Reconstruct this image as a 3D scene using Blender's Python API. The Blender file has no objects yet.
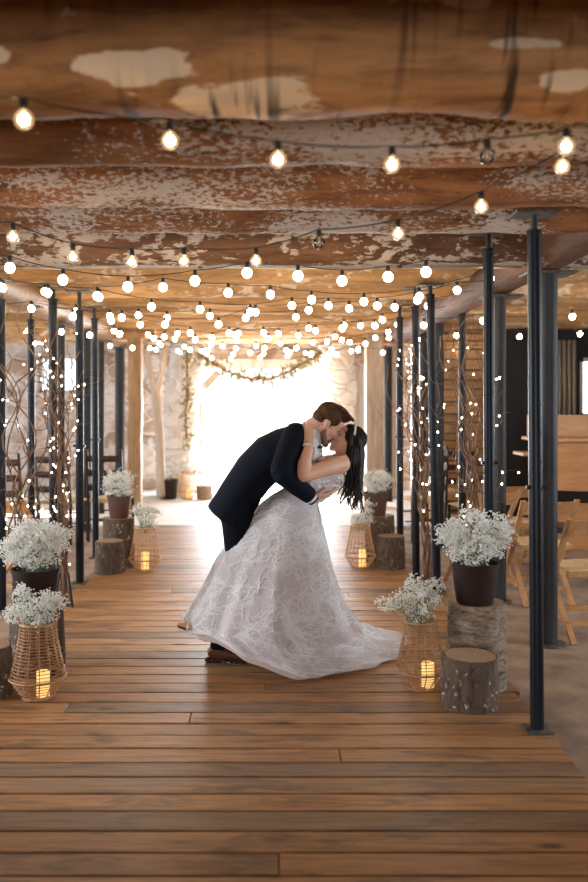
import bpy, bmesh, math, random
from math import sin, cos, pi, radians, sqrt
from mathutils import Vector, Matrix, Quaternion, noise as mnoise

random.seed(7)
R = random.Random(11)
SC = bpy.context.scene
COL = SC.collection
F_PX, VX, HY, EYE = 857.0, 277.0, 402.0, 1.5


def W(px, py, d):
    """world point that stands at distance d where the photograph shows (px, py)"""
    return Vector(((px - VX) * d / F_PX, d, EYE - (py - HY) * d / F_PX))


# ------------------------------------------------------------------ materials
def new_mat(name):
    m = bpy.data.materials.new(name)
    m.use_nodes = True
    nt = m.node_tree
    b = nt.nodes['Principled BSDF']
    return m, nt, b


def N(nt, t, **kw):
    n = nt.nodes.new(t)
    for k, v in kw.items():
        if k in n.inputs.keys() if hasattr(n.inputs, 'keys') else False:
            n.inputs[k].default_value = v
        else:
            setattr(n, k, v)
    return n


def L(nt, a, b):
    nt.links.new(a, b)


def rgba(c):
    return (c[0], c[1], c[2], 1.0)


def ramp(nt, fac, stops):
    r = nt.nodes.new('ShaderNodeValToRGB')
    e = r.color_ramp.elements
    while len(e) < len(stops):
        e.new(0.5)
    for i, (p, c) in enumerate(stops):
        e[i].position = p
        e[i].color = rgba(c)
    L(nt, fac, r.inputs[0])
    return r.outputs[0]


def mapping(nt, scale, coord='Object', rnd=False):
    tc = nt.nodes.new('ShaderNodeTexCoord')
    mp = nt.nodes.new('ShaderNodeMapping')
    mp.inputs['Scale'].default_value = scale
    L(nt, tc.outputs[coord], mp.inputs[0])
    if rnd:
        g = nt.nodes.new('ShaderNodeNewGeometry')
        m = nt.nodes.new('ShaderNodeMath')
        m.operation = 'MULTIPLY'
        m.inputs[1].default_value = 37.0
        L(nt, g.outputs['Random Per Island'], m.inputs[0])
        L(nt, m.outputs[0], mp.inputs['Location'])
    return mp.outputs[0]


def noise(nt, vec, scale, detail=4.0, rough=0.55, dist=0.0):
    n = nt.nodes.new('ShaderNodeTexNoise')
    n.inputs['Scale'].default_value = scale
    n.inputs['Detail'].default_value = detail
    n.inputs['Roughness'].default_value = rough
    n.inputs['Distortion'].default_value = dist
    L(nt, vec, n.inputs['Vector'])
    return n.outputs['Fac']


def mix(nt, fac, a, b, mode='MIX'):
    n = nt.nodes.new('ShaderNodeMix')
    n.data_type = 'RGBA'
    n.blend_type = mode
    for s, v in ((n.inputs[0], fac), (n.inputs[6], a), (n.inputs[7], b)):
        if isinstance(v, (int, float)):
            s.default_value = v
        elif isinstance(v, tuple):
            s.default_value = rgba(v)
        else:
            L(nt, v, s)
    return n.outputs[2]


def bump(nt, h, b, strength=0.4, dist=0.01):
    n = nt.nodes.new('ShaderNodeBump')
    n.inputs['Strength'].default_value = strength
    n.inputs['Distance'].default_value = dist
    L(nt, h, n.inputs['Height'])
    L(nt, n.outputs[0], b.inputs['Normal'])


def simple(name, col, rough=0.6, metal=0.0, var=0.15, scale=12.0, bmp=0.0, stretch=(1, 1, 1), spec=0.5):
    m, nt, b = new_mat(name)
    v = mapping(nt, stretch)
    n = noise(nt, v, scale)
    lo = tuple(c * (1 - var) for c in col)
    hi = tuple(min(1, c * (1 + var)) for c in col)
    L(nt, ramp(nt, n, [(0.3, lo), (0.7, hi)]), b.inputs['Base Color'])
    b.inputs['Roughness'].default_value = rough
    b.inputs['Metallic'].default_value = metal
    b.inputs['Specular IOR Level'].default_value = spec
    if bmp:
        bump(nt, n, b, bmp, 0.01)
    return m


def wood(name, dark, light, grain=(1.2, 14, 14), rough=0.55, rnd=False, knots=False, spec=0.2, scale=3.0):
    m, nt, b = new_mat(name)
    v = mapping(nt, grain, rnd=rnd)
    n1 = noise(nt, v, scale, 6, 0.62, 0.6)
    col = ramp(nt, n1, [(0.28, dark), (0.72, light)])
    n2 = noise(nt, mapping(nt, tuple(g * 0.35 for g in grain), rnd=rnd), 2.0, 3)
    col = mix(nt, ramp(nt, n2, [(0.35, (0, 0, 0)), (0.75, (0.55, 0.55, 0.55))]), col, tuple(c * 0.55 for c in dark))
    L(nt, col, b.inputs['Base Color'])
    b.inputs['Roughness'].default_value = rough
    b.inputs['Specular IOR Level'].default_value = spec
    bump(nt, n1, b, 0.25, 0.004)
    return m


def deck_mat():
    m, nt, b = new_mat('deck_boards')
    g = nt.nodes.new('ShaderNodeNewGeometry')
    rnd = g.outputs['Random Per Island']
    v = mapping(nt, (1.3, 16, 16), rnd=True)
    n1 = noise(nt, v, 2.6, 7, 0.62, 0.8)
    base = ramp(nt, rnd, [(0.0, (0.30, 0.140, 0.054)), (0.3, (0.42, 0.205, 0.083)), (0.55, (0.35, 0.175, 0.075)),
                          (0.78, (0.47, 0.25, 0.11)), (0.86, (0.26, 0.145, 0.075)), (1.0, (0.20, 0.125, 0.078))])
    grain = ramp(nt, n1, [(0.28, (0.38, 0.34, 0.32)), (0.45, (0.85, 0.84, 0.83)), (0.55, (1.0, 1.0, 1.0)), (0.72, (1.32, 1.32, 1.3))])
    c = mix(nt, 1.0, base, grain, 'MULTIPLY')
    v2 = mapping(nt, (1.6, 4.5, 4), rnd=True)
    st = noise(nt, v2, 1.7, 5, 0.6, 0.4)
    c = mix(nt, ramp(nt, st, [(0.53, (0, 0, 0)), (0.68, (0.78, 0.78, 0.78))]), c, (0.075, 0.048, 0.030))
    vo = nt.nodes.new('ShaderNodeTexVoronoi')
    vo.inputs['Scale'].default_value = 1.0
    L(nt, mapping(nt, (1.9, 5.5, 4), rnd=True), vo.inputs['Vector'])
    kn = ramp(nt, vo.outputs['Distance'], [(0.05, (0.9, 0.9, 0.9)), (0.13, (0, 0, 0))])
    c = mix(nt, kn, c, (0.06, 0.03, 0.015))
    L(nt, c, b.inputs['Base Color'])
    b.inputs['Roughness'].default_value = 0.47
    b.inputs['Specular IOR Level'].default_value = 0.35
    bump(nt, n1, b, 0.3, 0.003)
    return m


def log_mat(name, dark, mid, white, amount, streak=False, fl=16.0, size=1.0, patches=()):
    """round timber with flaking limewash"""
    m, nt, b = new_mat(name)
    v = mapping(nt, (1.0, 6, 6))
    n1 = noise(nt, v, 3.0, 7, 0.65, 0.5)
    c = ramp(nt, n1, [(0.25, dark), (0.52, mid), (0.8, tuple(min(1, x * 1.45) for x in mid))])
    big = noise(nt, mapping(nt, (1, 2, 2)), 1.3, 3)
    c = mix(nt, ramp(nt, big, [(0.45, (0, 0, 0)), (0.75, (0.7, 0.7, 0.7))]), c, dark)
    # flakes
    f1 = noise(nt, mapping(nt, (1.0, 1.9, 1.9)), fl, 6, 0.66, 0.3)
    f2 = noise(nt, mapping(nt, (0.8, 1.6, 1.6)), 2.1 * size, 3, 0.5)
    add = nt.nodes.new('ShaderNodeMath')
    add.operation = 'ADD'
    L(nt, f1, add.inputs[0])
    L(nt, f2, add.inputs[1])
    hf = nt.nodes.new('ShaderNodeMath')
    hf.operation = 'MULTIPLY'
    hf.inputs[1].default_value = 0.5
    L(nt, add.outputs[0], hf.inputs[0])
    th = amount
    fm = ramp(nt, hf.outputs[0], [(th - 0.012, (0, 0, 0)), (th + 0.016, (0.92, 0.92, 0.92))])
    c = mix(nt, fm, c, white)
    # fine dark cracks along the log
    ck = noise(nt, mapping(nt, (1.0, 9, 9)), 7.0, 5, 0.7, 0.8)
    c = mix(nt, ramp(nt, ck, [(0.30, (0.75, 0.75, 0.75)), (0.40, (0, 0, 0))]), c, tuple(x * 0.4 for x in dark))
    if patches:
        tc = nt.nodes.new('ShaderNodeTexCoord')
        nz = nt.nodes.new('ShaderNodeTexNoise')
        nz.inputs['Scale'].default_value = 9.0
        nz.inputs['Detail'].default_value = 7.0
        nz.inputs['Roughness'].default_value = 0.65
        L(nt, mapping(nt, (0.6, 1.5, 1.5)), nz.inputs['Vector'])
        for (px_, pz_, hx_, hz_) in patches:
            mp = nt.nodes.new('ShaderNodeMapping')
            mp.inputs['Scale'].default_value = (1 / hx_, 0, 1 / hz_)
            mp.inputs['Location'].default_value = (-px_ / hx_, 0, -pz_ / hz_)
            L(nt, tc.outputs['Object'], mp.inputs[0])
            ln = nt.nodes.new('ShaderNodeVectorMath')
            ln.operation = 'LENGTH'
            L(nt, mp.outputs[0], ln.inputs[0])
            sm = nt.nodes.new('ShaderNodeMath')
            sm.operation = 'MULTIPLY_ADD'
            L(nt, nz.outputs['Fac'], sm.inputs[0])
            sm.inputs[1].default_value = 2.4
            L(nt, ln.outputs['Value'], sm.inputs[2])
            dv = nt.nodes.new('ShaderNodeMath')
            dv.operation = 'DIVIDE'
            dv.inputs[1].default_value = 4.0
            L(nt, sm.outputs[0], dv.inputs[0])
            c = mix(nt, ramp(nt, dv.outputs[0], [(0.50, (0.95, 0.95, 0.95)), (0.535, (0, 0, 0))]), c, tuple(x * 1.05 for x in white))
    if streak:
        s = noise(nt, mapping(nt, (16, 1.2, 1.2)), 1.6, 3, 0.5)
        s2 = noise(nt, mapping(nt, (1, 1, 1)), 0.9, 2)
        mm = nt.nodes.new('ShaderNodeMath')
        mm.operation = 'MULTIPLY'
        L(nt, ramp(nt, s, [(0.56, (0, 0, 0)), (0.66, (1, 1, 1))]), mm.inputs[0])
        L(nt, ramp(nt, s2, [(0.44, (0, 0, 0)), (0.54, (0.9, 0.9, 0.9))]), mm.inputs[1])
        c = mix(nt, mm.outputs[0], c, (0.025, 0.015, 0.01))
    L(nt, c, b.inputs['Base Color'])
    b.inputs['Roughness'].default_value = 0.75
    b.inputs['Specular IOR Level'].default_value = 0.2
    bump(nt, add.outputs[0], b, 0.55, 0.012)
    return m


def stone_mat(name, c1, c2, mortar, scale=3.2, wash=0.5):
    m, nt, b = new_mat(name)
    v = mapping(nt, (1, 1, 1.5))
    d = nt.nodes.new('ShaderNodeTexNoise')
    d.inputs['Scale'].default_value = 3.0
    L(nt, v, d.inputs['Vector'])
    vv = mix(nt, 0.16, v, d.outputs['Color'])
    vo = nt.nodes.new('ShaderNodeTexVoronoi')
    vo.feature = 'DISTANCE_TO_EDGE'
    vo.inputs['Scale'].default_value = scale
    L(nt, vv, vo.inputs['Vector'])
    vc = nt.nodes.new('ShaderNodeTexVoronoi')
    vc.inputs['Scale'].default_value = scale
    L(nt, vv, vc.inputs['Vector'])
    sep = nt.nodes.new('ShaderNodeSeparateColor')
    L(nt, vc.outputs['Color'], sep.inputs[0])
    st = ramp(nt, sep.outputs[0], [(0.0, c1), (0.5, c2), (1.0, tuple(x * 0.7 for x in c1))])
    c = mix(nt, ramp(nt, vo.outputs['Distance'], [(0.02, (1, 1, 1)), (0.07, (0, 0, 0))]), st, mortar)
    w = noise(nt, mapping(nt, (1, 1, 1)), 2.6, 5, 0.6)
    c = mix(nt, ramp(nt, w, [(0.62 - wash * 0.3, (0, 0, 0)), (0.72 - wash * 0.25, (0.85, 0.85, 0.85))]), c, (0.74, 0.68, 0.63))
    L(nt, c, b.inputs['Base Color'])
    b.inputs['Roughness'].default_value = 0.9
    bump(nt, ramp(nt, vo.outputs['Distance'], [(0.0, (0, 0, 0)), (0.15, (1, 1, 1))]), b, 0.7, 0.04)
    return m


def emit_mat(name, col, strength):
    m, nt, b = new_mat(name)
    b.inputs['Base Color'].default_value = rgba(col)
    b.inputs['Emission Color'].default_value = rgba(col)
    b.inputs['Emission Strength'].default_value = strength
    return m


def clear_glass(name, tint=(1, 1, 1), amt=0.12):
    m, nt, b = new_mat(name)
    out = nt.nodes['Material Output']
    tr = nt.nodes.new('ShaderNodeBsdfTransparent')
    tr.inputs[0].default_value = rgba(tint)
    gl = nt.nodes.new('ShaderNodeBsdfGlossy')
    gl.inputs['Roughness'].default_value = 0.04
    lw = nt.nodes.new('ShaderNodeLayerWeight')
    lw.inputs[0].default_value = amt
    mx = nt.nodes.new('ShaderNodeMixShader')
    L(nt, lw.outputs['Fresnel'], mx.inputs[0])
    L(nt, tr.outputs[0], mx.inputs[1])
    L(nt, gl.outputs[0], mx.inputs[2])
    L(nt, mx.outputs[0], out.inputs[0])
    return m


def cloth_mat(name, col, trans=0.25, rough=0.85, scale=90, sheer=0.0):
    m, nt, b = new_mat(name)
    out = nt.nodes['Material Output']
    v = mapping(nt, (1, 1, 1))
    n = noise(nt, v, scale, 2)
    c = ramp(nt, n, [(0.3, tuple(x * 0.93 for x in col)), (0.7, col)])
    L(nt, c, b.inputs['Base Color'])
    b.inputs['Roughness'].default_value = rough
    b.inputs['Specular IOR Level'].default_value = 0.2
    tl = nt.nodes.new('ShaderNodeBsdfTranslucent')
    L(nt, c, tl.inputs[0])
    mx = nt.nodes.new('ShaderNodeMixShader')
    mx.inputs[0].default_value = trans
    L(nt, b.outputs[0], mx.inputs[1])
    L(nt, tl.outputs[0], mx.inputs[2])
    L(nt, mx.outputs[0], out.inputs[0])
    return m


M = {}
M['deck'] = deck_mat()
M['log_front'] = log_mat('bare_log', (0.10, 0.040, 0.015), (0.37, 0.175, 0.065), (0.60, 0.44, 0.29), 0.60, True, 4.0, 0.8, ((-0.345, 2.352, 0.185, 0.036), (-0.075, 2.298, 0.20, 0.034), (0.62, 2.40, 0.09, 0.014), (0.48, 2.49, 0.08, 0.016), (0.75, 2.33, 0.07, 0.02), (-0.72, 2.375, 0.06, 0.02)))
M['log_flaky'] = log_mat('flaking_log', (0.080, 0.033, 0.014), (0.34, 0.145, 0.055), (0.66, 0.56, 0.47), 0.525, False, 34.0)
M['log_red'] = log_mat('red_flaking_log', (0.085, 0.034, 0.013), (0.38, 0.155, 0.055), (0.68, 0.58, 0.48), 0.53, False, 42.0)
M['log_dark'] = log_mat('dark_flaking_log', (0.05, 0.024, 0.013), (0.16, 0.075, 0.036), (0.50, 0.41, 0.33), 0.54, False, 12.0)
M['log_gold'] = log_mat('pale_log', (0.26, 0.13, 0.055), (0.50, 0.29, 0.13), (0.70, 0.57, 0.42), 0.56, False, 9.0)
M['ceil'] = log_mat('ceiling_boards', (0.22, 0.12, 0.06), (0.44, 0.27, 0.14), (0.70, 0.58, 0.44), 0.53, False, 7.0)
M['post_wood'] = wood('post_timber', (0.24, 0.13, 0.06), (0.48, 0.30, 0.16), (14, 14, 1.2))
M['post_grey'] = wood('weathered_post', (0.32, 0.24, 0.18), (0.62, 0.52, 0.43), (14, 14, 1.2))
M['stone'] = stone_mat('rubble_stone', (0.42, 0.28, 0.20), (0.56, 0.42, 0.33), (0.68, 0.60, 0.53), 3.0, 0.55)
M['stone_white'] = stone_mat('limewashed_stone', (0.55, 0.46, 0.42), (0.66, 0.58, 0.54), (0.74, 0.68, 0.64), 4.5, 0.9)
M['white_boards'] = wood('limewashed_boards', (0.55, 0.48, 0.44), (0.80, 0.75, 0.70), (9, 9, 0.8), 0.8)
M['concrete'] = simple('concrete_floor', (0.29, 0.20, 0.135), 0.9, 0, 0.4, 4.0, 0.4)
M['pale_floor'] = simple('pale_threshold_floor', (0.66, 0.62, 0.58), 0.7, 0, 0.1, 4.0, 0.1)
M['outside'] = simple('outside_gravel', (0.75, 0.74, 0.72), 0.95, 0, 0.06, 8.0)
M['black_wall'] = simple('black_wall', (0.012, 0.011, 0.011), 0.8, 0, 0.3, 3.0)
M['brown_wall'] = wood('brown_boards', (0.13, 0.065, 0.035), (0.26, 0.13, 0.07), (1, 8, 8), 0.8)
M['slat_wood'] = wood('stacked_boards', (0.33, 0.17, 0.075), (0.58, 0.34, 0.16), (1.0, 9, 9), 0.7, rnd=True)
M['steel'] = simple('dark_blue_steel', (0.010, 0.012, 0.016), 0.36, 0.05, 0.3, 6.0, 0.0, (1, 1, 0.3), 0.16)
M['steel_rod'] = simple('inner_prop_steel', (0.03, 0.028, 0.027), 0.45, 0.6, 0.3, 10.0)
M['steel_plate'] = simple('flaked_plate_steel', (0.10, 0.085, 0.07), 0.6, 0.3, 0.7, 25.0)
M['steel_grey'] = simple('grey_steel', (0.028, 0.027, 0.027), 0.5, 0.1, 0.35, 8.0, 0.0, (1, 1, 0.3), 0.2)
M['conduit'] = simple('galvanised_conduit', (0.42, 0.38, 0.34), 0.45, 0.6, 0.2, 10.0)
M['girder'] = wood('girder_timber', (0.065, 0.028, 0.014), (0.21, 0.095, 0.045), (9, 1.0, 9), 0.75)
M['bark'] = None


def bark_mat(name, dark, light, lichen=0.0, stretch=(5, 5, 2)):
    m, nt, b = new_mat(name)
    n1 = noise(nt, mapping(nt, stretch), 6, 7, 0.7, 0.6)
    c = ramp(nt, n1, [(0.32, dark), (0.6, light), (0.85, tuple(min(1, x * 1.3) for x in light))])
    if lichen:
        n2 = noise(nt, mapping(nt, (1, 1, 1)), 38, 3, 0.6)
        n3 = noise(nt, mapping(nt, (1, 1, 1)), 6, 2)
        mm = nt.nodes.new('ShaderNodeMath')
        mm.operation = 'MULTIPLY'
        L(nt, ramp(nt, n2, [(0.6, (0, 0, 0)), (0.66, (1, 1, 1))]), mm.inputs[0])
        L(nt, ramp(nt, n3, [(0.42, (0, 0, 0)), (0.6, (1, 1, 1))]), mm.inputs[1])
        c = mix(nt, mm.outputs[0], c, (0.58, 0.53, 0.46))
    L(nt, c, b.inputs['Base Color'])
    b.inputs['Roughness'].default_value = 0.9
    bump(nt, n1, b, 0.9, 0.015)
    return m


M['bark'] = bark_mat('rough_bark', (0.030, 0.019, 0.012), (0.125, 0.080, 0.050), 1.0)
M['bark_silver'] = bark_mat('silver_bark', (0.055, 0.034, 0.021), (0.33, 0.24, 0.165), 0.0, (3, 3, 8))


def endgrain():
    m, nt, b = new_mat('end_grain')
    tc = nt.nodes.new('ShaderNodeTexCoord')
    w = nt.nodes.new('ShaderNodeTexWave')
    w.wave_type = 'RINGS'
    w.rings_direction = 'Z'
    w.inputs['Scale'].default_value = 16
    w.inputs['Distortion'].default_value = 2.5
    w.inputs['Detail'].default_value = 3
    L(nt, tc.outputs['Object'], w.inputs['Vector'])
    L(nt, ramp(nt, w.outputs['Fac'], [(0.1, (0.26, 0.15, 0.08)), (0.9, (0.38, 0.24, 0.135))]), b.inputs['Base Color'])
    b.inputs['Roughness'].default_value = 0.85
    return m


M['endgrain'] = endgrain()
M['pot'] = simple('dark_brown_pot', (0.026, 0.013, 0.010), 0.6, 0, 0.25, 7.0, 0.1, (1, 1, 1), 0.2)
M['pot_rust'] = simple('rust_brown_pot', (0.085, 0.034, 0.020), 0.6, 0, 0.25, 7.0, 0.1)
M['soil'] = simple('soil', (0.03, 0.02, 0.014), 0.95, 0, 0.4, 40, 0.5)
M['bloom'] = cloth_mat('white_blossom', (0.92, 0.91, 0.86), 0.3, 0.9, 60)
M['stem'] = simple('grey_green_stem', (0.20, 0.24, 0.12), 0.8, 0, 0.3, 30)
M['wicker'] = simple('honey_wicker', (0.40, 0.20, 0.085), 0.55, 0, 0.3, 40)
M['wicker_gold'] = simple('golden_wicker', (0.55, 0.31, 0.13), 0.5, 0, 0.3, 40)
M['candle'] = emit_mat('lit_wax', (1.0, 0.66, 0.22), 0.72)
M['branch'] = wood('willow_bark', (0.10, 0.055, 0.035), (0.26, 0.15, 0.09), (8, 8, 8))
M['fairy'] = emit_mat('fairy_light', (1.0, 0.83, 0.55), 26.0)
M['wire'] = simple('black_cable', (0.012, 0.011, 0.01), 0.5)
M['copper'] = simple('copper_wire', (0.35, 0.16, 0.07), 0.4, 0.7)
M['bulb_lit'] = emit_mat('lit_bulb', (1.0, 0.80, 0.52), 34.0)
M['bulb_core'] = emit_mat('glowing_core', (1.0, 0.72, 0.40), 60.0)
M['glass'] = clear_glass('bulb_glass', (1, 0.97, 0.92), 0.35)
M['glass_lit'] = clear_glass('lit_bulb_glass', (1, 0.96, 0.88), 0.35)
_nt = M['glass_lit'].node_tree
_e = _nt.nodes.new('ShaderNodeEmission')
_e.inputs[0].default_value = (1.0, 0.62, 0.30, 1)
_e.inputs[1].default_value = 0.16
_a = _nt.nodes.new('ShaderNodeAddShader')
_o = _nt.nodes['Material Output']
L(_nt, _o.inputs[0].links[0].from_socket, _a.inputs[0])
L(_nt, _e.outputs[0], _a.inputs[1])
L(_nt, _a.outputs[0], _o.inputs[0])
M['pane'] = clear_glass('window_glass', (0.95, 0.98, 1.0), 0.2)
M['filament'] = simple('cold_filament', (0.5, 0.4, 0.3), 0.4, 0.8)
M['chair_oak'] = wood('honey_beech', (0.42, 0.20, 0.08), (0.66, 0.36, 0.16), (6, 6, 6), 0.4)
M['seat_pad'] = simple('straw_seat', (0.62, 0.44, 0.24), 0.8, 0, 0.15, 30, 0.2)
M['chair_dark'] = wood('dark_walnut', (0.030, 0.014, 0.010), (0.075, 0.035, 0.022), (6, 6, 6), 0.4)
M['chair_black'] = simple('black_paint', (0.012, 0.012, 0.013), 0.4)
M['rush'] = simple('woven_rush', (0.58, 0.42, 0.22), 0.8, 0, 0.25, 60, 0.4, (1, 8, 1))
M['ply'] = wood('orange_plywood', (0.46, 0.20, 0.075), (0.66, 0.32, 0.13), (1, 6, 6), 0.45)
M['ply_top'] = wood('pale_plywood', (0.52, 0.28, 0.13), (0.70, 0.42, 0.22), (1, 6, 6), 0.45)
M['curtain'] = cloth_mat('faded_curtain', (0.34, 0.27, 0.21), 0.1, 0.9, 20)
M['leaf'] = simple('dry_garland_leaf', (0.30, 0.24, 0.11), 0.8, 0, 0.4, 20)
M['suit'] = simple('navy_suit', (0.007, 0.009, 0.0145), 0.75, 0, 0.2, 120, 0.0, (1, 1, 1), 0.06)
M['trouser'] = simple('black_trousers', (0.006, 0.007, 0.011), 0.8, 0, 0.2, 120, 0.0, (1, 1, 1), 0.05)
M['shirt'] = cloth_mat('white_shirt', (0.85, 0.84, 0.83), 0.1)
M['tie'] = simple('black_satin', (0.008, 0.008, 0.010), 0.35)
M['leather'] = simple('brown_leather', (0.095, 0.030, 0.014), 0.28, 0, 0.35, 14)
M['sole'] = simple('dark_sole', (0.015, 0.010, 0.008), 0.6)


def skin_mat(name, col):
    m, nt, b = new_mat(name)
    n = noise(nt, mapping(nt, (1, 1, 1)), 9, 3)
    L(nt, ramp(nt, n, [(0.3, tuple(c * 0.93 for c in col)), (0.7, col)]), b.inputs['Base Color'])
    b.inputs['Roughness'].default_value = 0.5
    b.inputs['Subsurface Weight'].default_value = 0.12
    b.inputs['Subsurface Radius'].default_value = (0.02, 0.008, 0.004)
    b.inputs['Specular IOR Level'].default_value = 0.35
    return m


M['skin_m'] = skin_mat('fair_skin', (0.66, 0.38, 0.27))
M['skin_f'] = skin_mat('tan_skin', (0.66, 0.37, 0.25))
M['lips'] = simple('lips', (0.45, 0.15, 0.12), 0.45)
M['hair_brown'] = simple('brown_hair', (0.070, 0.030, 0.013), 0.6, 0, 0.5, 60, 0.5, (1, 1, 1), 0.15)
M['beard'] = simple('stubble', (0.19, 0.095, 0.060), 0.7, 0, 0.4, 150, 0.4)
M['hair_black'] = simple('black_hair', (0.007, 0.005, 0.005), 0.5, 0, 0.4, 50, 0.2, (1, 1, 1), 0.3)
M['tulle'] = cloth_mat('blush_tulle', (0.79, 0.72, 0.725), 0.30, 0.9, 140)
M['lace'] = cloth_mat('white_lace', (0.95, 0.94, 0.93), 0.1, 0.7, 80)
M['lining'] = cloth_mat('blush_lining', (0.70, 0.56, 0.50), 0.2, 0.8, 60)
M['pearl'] = simple('pearl', (0.80, 0.74, 0.66), 0.25, 0.1)
M['silver'] = simple('silver_heel', (0.55, 0.50, 0.47), 0.35, 0.5)
M['sandal'] = simple('white_strap', (0.82, 0.80, 0.78), 0.5)
M['iron'] = simple('black_iron', (0.012, 0.011, 0.011), 0.5, 0.4)
M['rail'] = simple('dark_green_rail', (0.03, 0.05, 0.05), 0.5)


# ------------------------------------------------------------------ mesh builder
def frame_of(t, ref):
    t = t.normalized()
    b = ref - t * ref.dot(t)
    if b.length < 1e-4:
        b = Vector((1, 0, 0)) - t * t.x
        if b.length < 1e-4:
            b = Vector((0, 0, 1)) - t * t.z
    b.normalize()
    n = b.cross(t)
    return n, b


class MB:
    def __init__(s):
        s.v, s.f = [], []

    def add(s, vs, fs):
        o = len(s.v)
        s.v.extend(vs)
        s.f.extend([tuple(i + o for i in f) for f in fs])

    def box(s, c, size, rot=None):
        hx, hy, hz = size[0] / 2, size[1] / 2, size[2] / 2
        c = Vector(c)
        vs = [Vector((x, y, z)) for x in (-hx, hx) for y in (-hy, hy) for z in (-hz, hz)]
        if rot is not None:
            vs = [rot @ v for v in vs]
        s.add([v + c for v in vs], [(0, 1, 3, 2), (4, 6, 7, 5), (0, 4, 5, 1), (2, 3, 7, 6), (0, 2, 6, 4), (1, 5, 7, 3)])
        return s

    def bar(s, a, b, w, h, up=Vector((0, 0, 1))):
        a, b = Vector(a), Vector(b)
        t = (b - a)
        n, bb = frame_of(t, up)
        rot = Matrix((n, bb, t.normalized())).transposed()
        return s.box((a + b) / 2, (w, h, t.length), rot)

    def loft(s, pts, radii, ref=Vector((0, 1, 0)), seg=16, caps=True, wob=None):
        """elliptical tube; radii = r or (r in plane, r along ref)"""
        pts = [Vector(p) for p in pts]
        n = len(pts)
        vs, fs = [], []
        for i, p in enumerate(pts):
            t = pts[min(i + 1, n - 1)] - pts[max(i - 1, 0)]
            nn, bb = frame_of(t, ref)
            r = radii[i] if isinstance(radii, (list, tuple)) else radii
            ra, rb = r if isinstance(r, (list, tuple)) else (r, r)
            for k in range(seg):
                a = 2 * pi * k / seg
                q = p + nn * (ra * cos(a)) + bb * (rb * sin(a))
                if wob:
                    q = wob(q, p, a, i)
                vs.append(q)
        for i in range(n - 1):
            for k in range(seg):
                k2 = (k + 1) % seg
                fs.append((i * seg + k, i * seg + k2, (i + 1) * seg + k2, (i + 1) * seg + k))
        if caps:
            fs.append(tuple(range(seg))[::-1])
            fs.append(tuple((n - 1) * seg + k for k in range(seg)))
        s.add(vs, fs)
        return s

    def rcap(s, pts, radii, ref=Vector((0, 1, 0)), seg=14):
        """loft with rounded ends"""
        pts = [Vector(p) for p in pts]
        rr = []
        for i in range(len(pts)):
            r = radii[i] if isinstance(radii, (list, tuple)) else radii
            rr.append(tuple(r) if isinstance(r, (list, tuple)) else (r, r))
        t0 = (pts[0] - pts[1]).normalized()
        t1 = (pts[-1] - pts[-2]).normalized()
        P, Q = [], []
        m0, m1 = min(rr[0]), min(rr[-1])
        for k in (0.98, 0.8, 0.5):
            P.append(pts[0] + t0 * m0 * k)
            q = sqrt(1 - k * k)
            Q.append((rr[0][0] * q, rr[0][1] * q))
        P += pts
        Q += rr
        for k in (0.5, 0.8, 0.98):
            P.append(pts[-1] + t1 * m1 * k)
            q = sqrt(1 - k * k)
            Q.append((rr[-1][0] * q, rr[-1][1] * q))
        return s.loft(P, Q, ref, seg)

    def ell(s, c, ra, rot=None, seg=14, rings=8):
        c = Vector(c)
        ra = ra if isinstance(ra, (list, tuple)) else (ra, ra, ra)
        vs = [Vector((0, 0, 1))]
        for i in range(1, rings):
            th = pi * i / rings
            for k in range(seg):
                a = 2 * pi * k / seg
                vs.append(Vector((sin(th) * cos(a), sin(th) * sin(a), cos(th))))
        vs.append(Vector((0, 0, -1)))
        fs = []
        for k in range(seg):
            fs.append((0, 1 + k, 1 + (k + 1) % seg))
            b = 1 + (rings - 2) * seg
            fs.append((b + (k + 1) % seg, b + k, len(vs) - 1))
        for i in range(rings - 2):
            for k in range(seg):
                a0, a1 = 1 + i * seg + k, 1 + i * seg + (k + 1) % seg
                fs.append((a0, a0 + seg, a1 + seg, a1))
        out = []
        for v in vs:
            q = Vector((v.x * ra[0], v.y * ra[1], v.z * ra[2]))
            if rot is not None:
                q = rot @ q
            out.append(q + c)
        s.add(out, fs)
        return s

    def lathe(s, prof, c=(0, 0, 0), seg=28, caps=True):
        c = Vector(c)
        vs, fs = [], []
        for (r, z) in prof:
            for k in range(seg):
                a = 2 * pi * k / seg
                vs.append(c + Vector((r * cos(a), r * sin(a), z)))
        n = len(prof)
        for i in range(n - 1):
            for k in range(seg):
                k2 = (k + 1) % seg
                fs.append((i * seg + k, i * seg + k2, (i + 1) * seg + k2, (i + 1) * seg + k))
        if caps:
            fs.append(tuple(range(seg))[::-1])
            fs.append(tuple((n - 1) * seg + k for k in range(seg)))
        s.add(vs, fs)
        return s

    def ring(s, c, r, tr, seg=28, ts=6, wave=0.0, wk=9, ph=0):
        c = Vector(c)
        vs, fs = [], []
        for k in range(seg):
            a = 2 * pi * k / seg
            rr = r + wave * sin(wk * a + ph)
            for j in range(ts):
                b = 2 * pi * j / ts
                vs.append(c + Vector(((rr + tr * cos(b)) * cos(a), (rr + tr * cos(b)) * sin(a), tr * sin(b))))
        for k in range(seg):
            for j in range(ts):
                k2, j2 = (k + 1) % seg, (j + 1) % ts
                fs.append((k * ts + j, k2 * ts + j, k2 * ts + j2, k * ts + j2))
        s.add(vs, fs)
        return s

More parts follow.
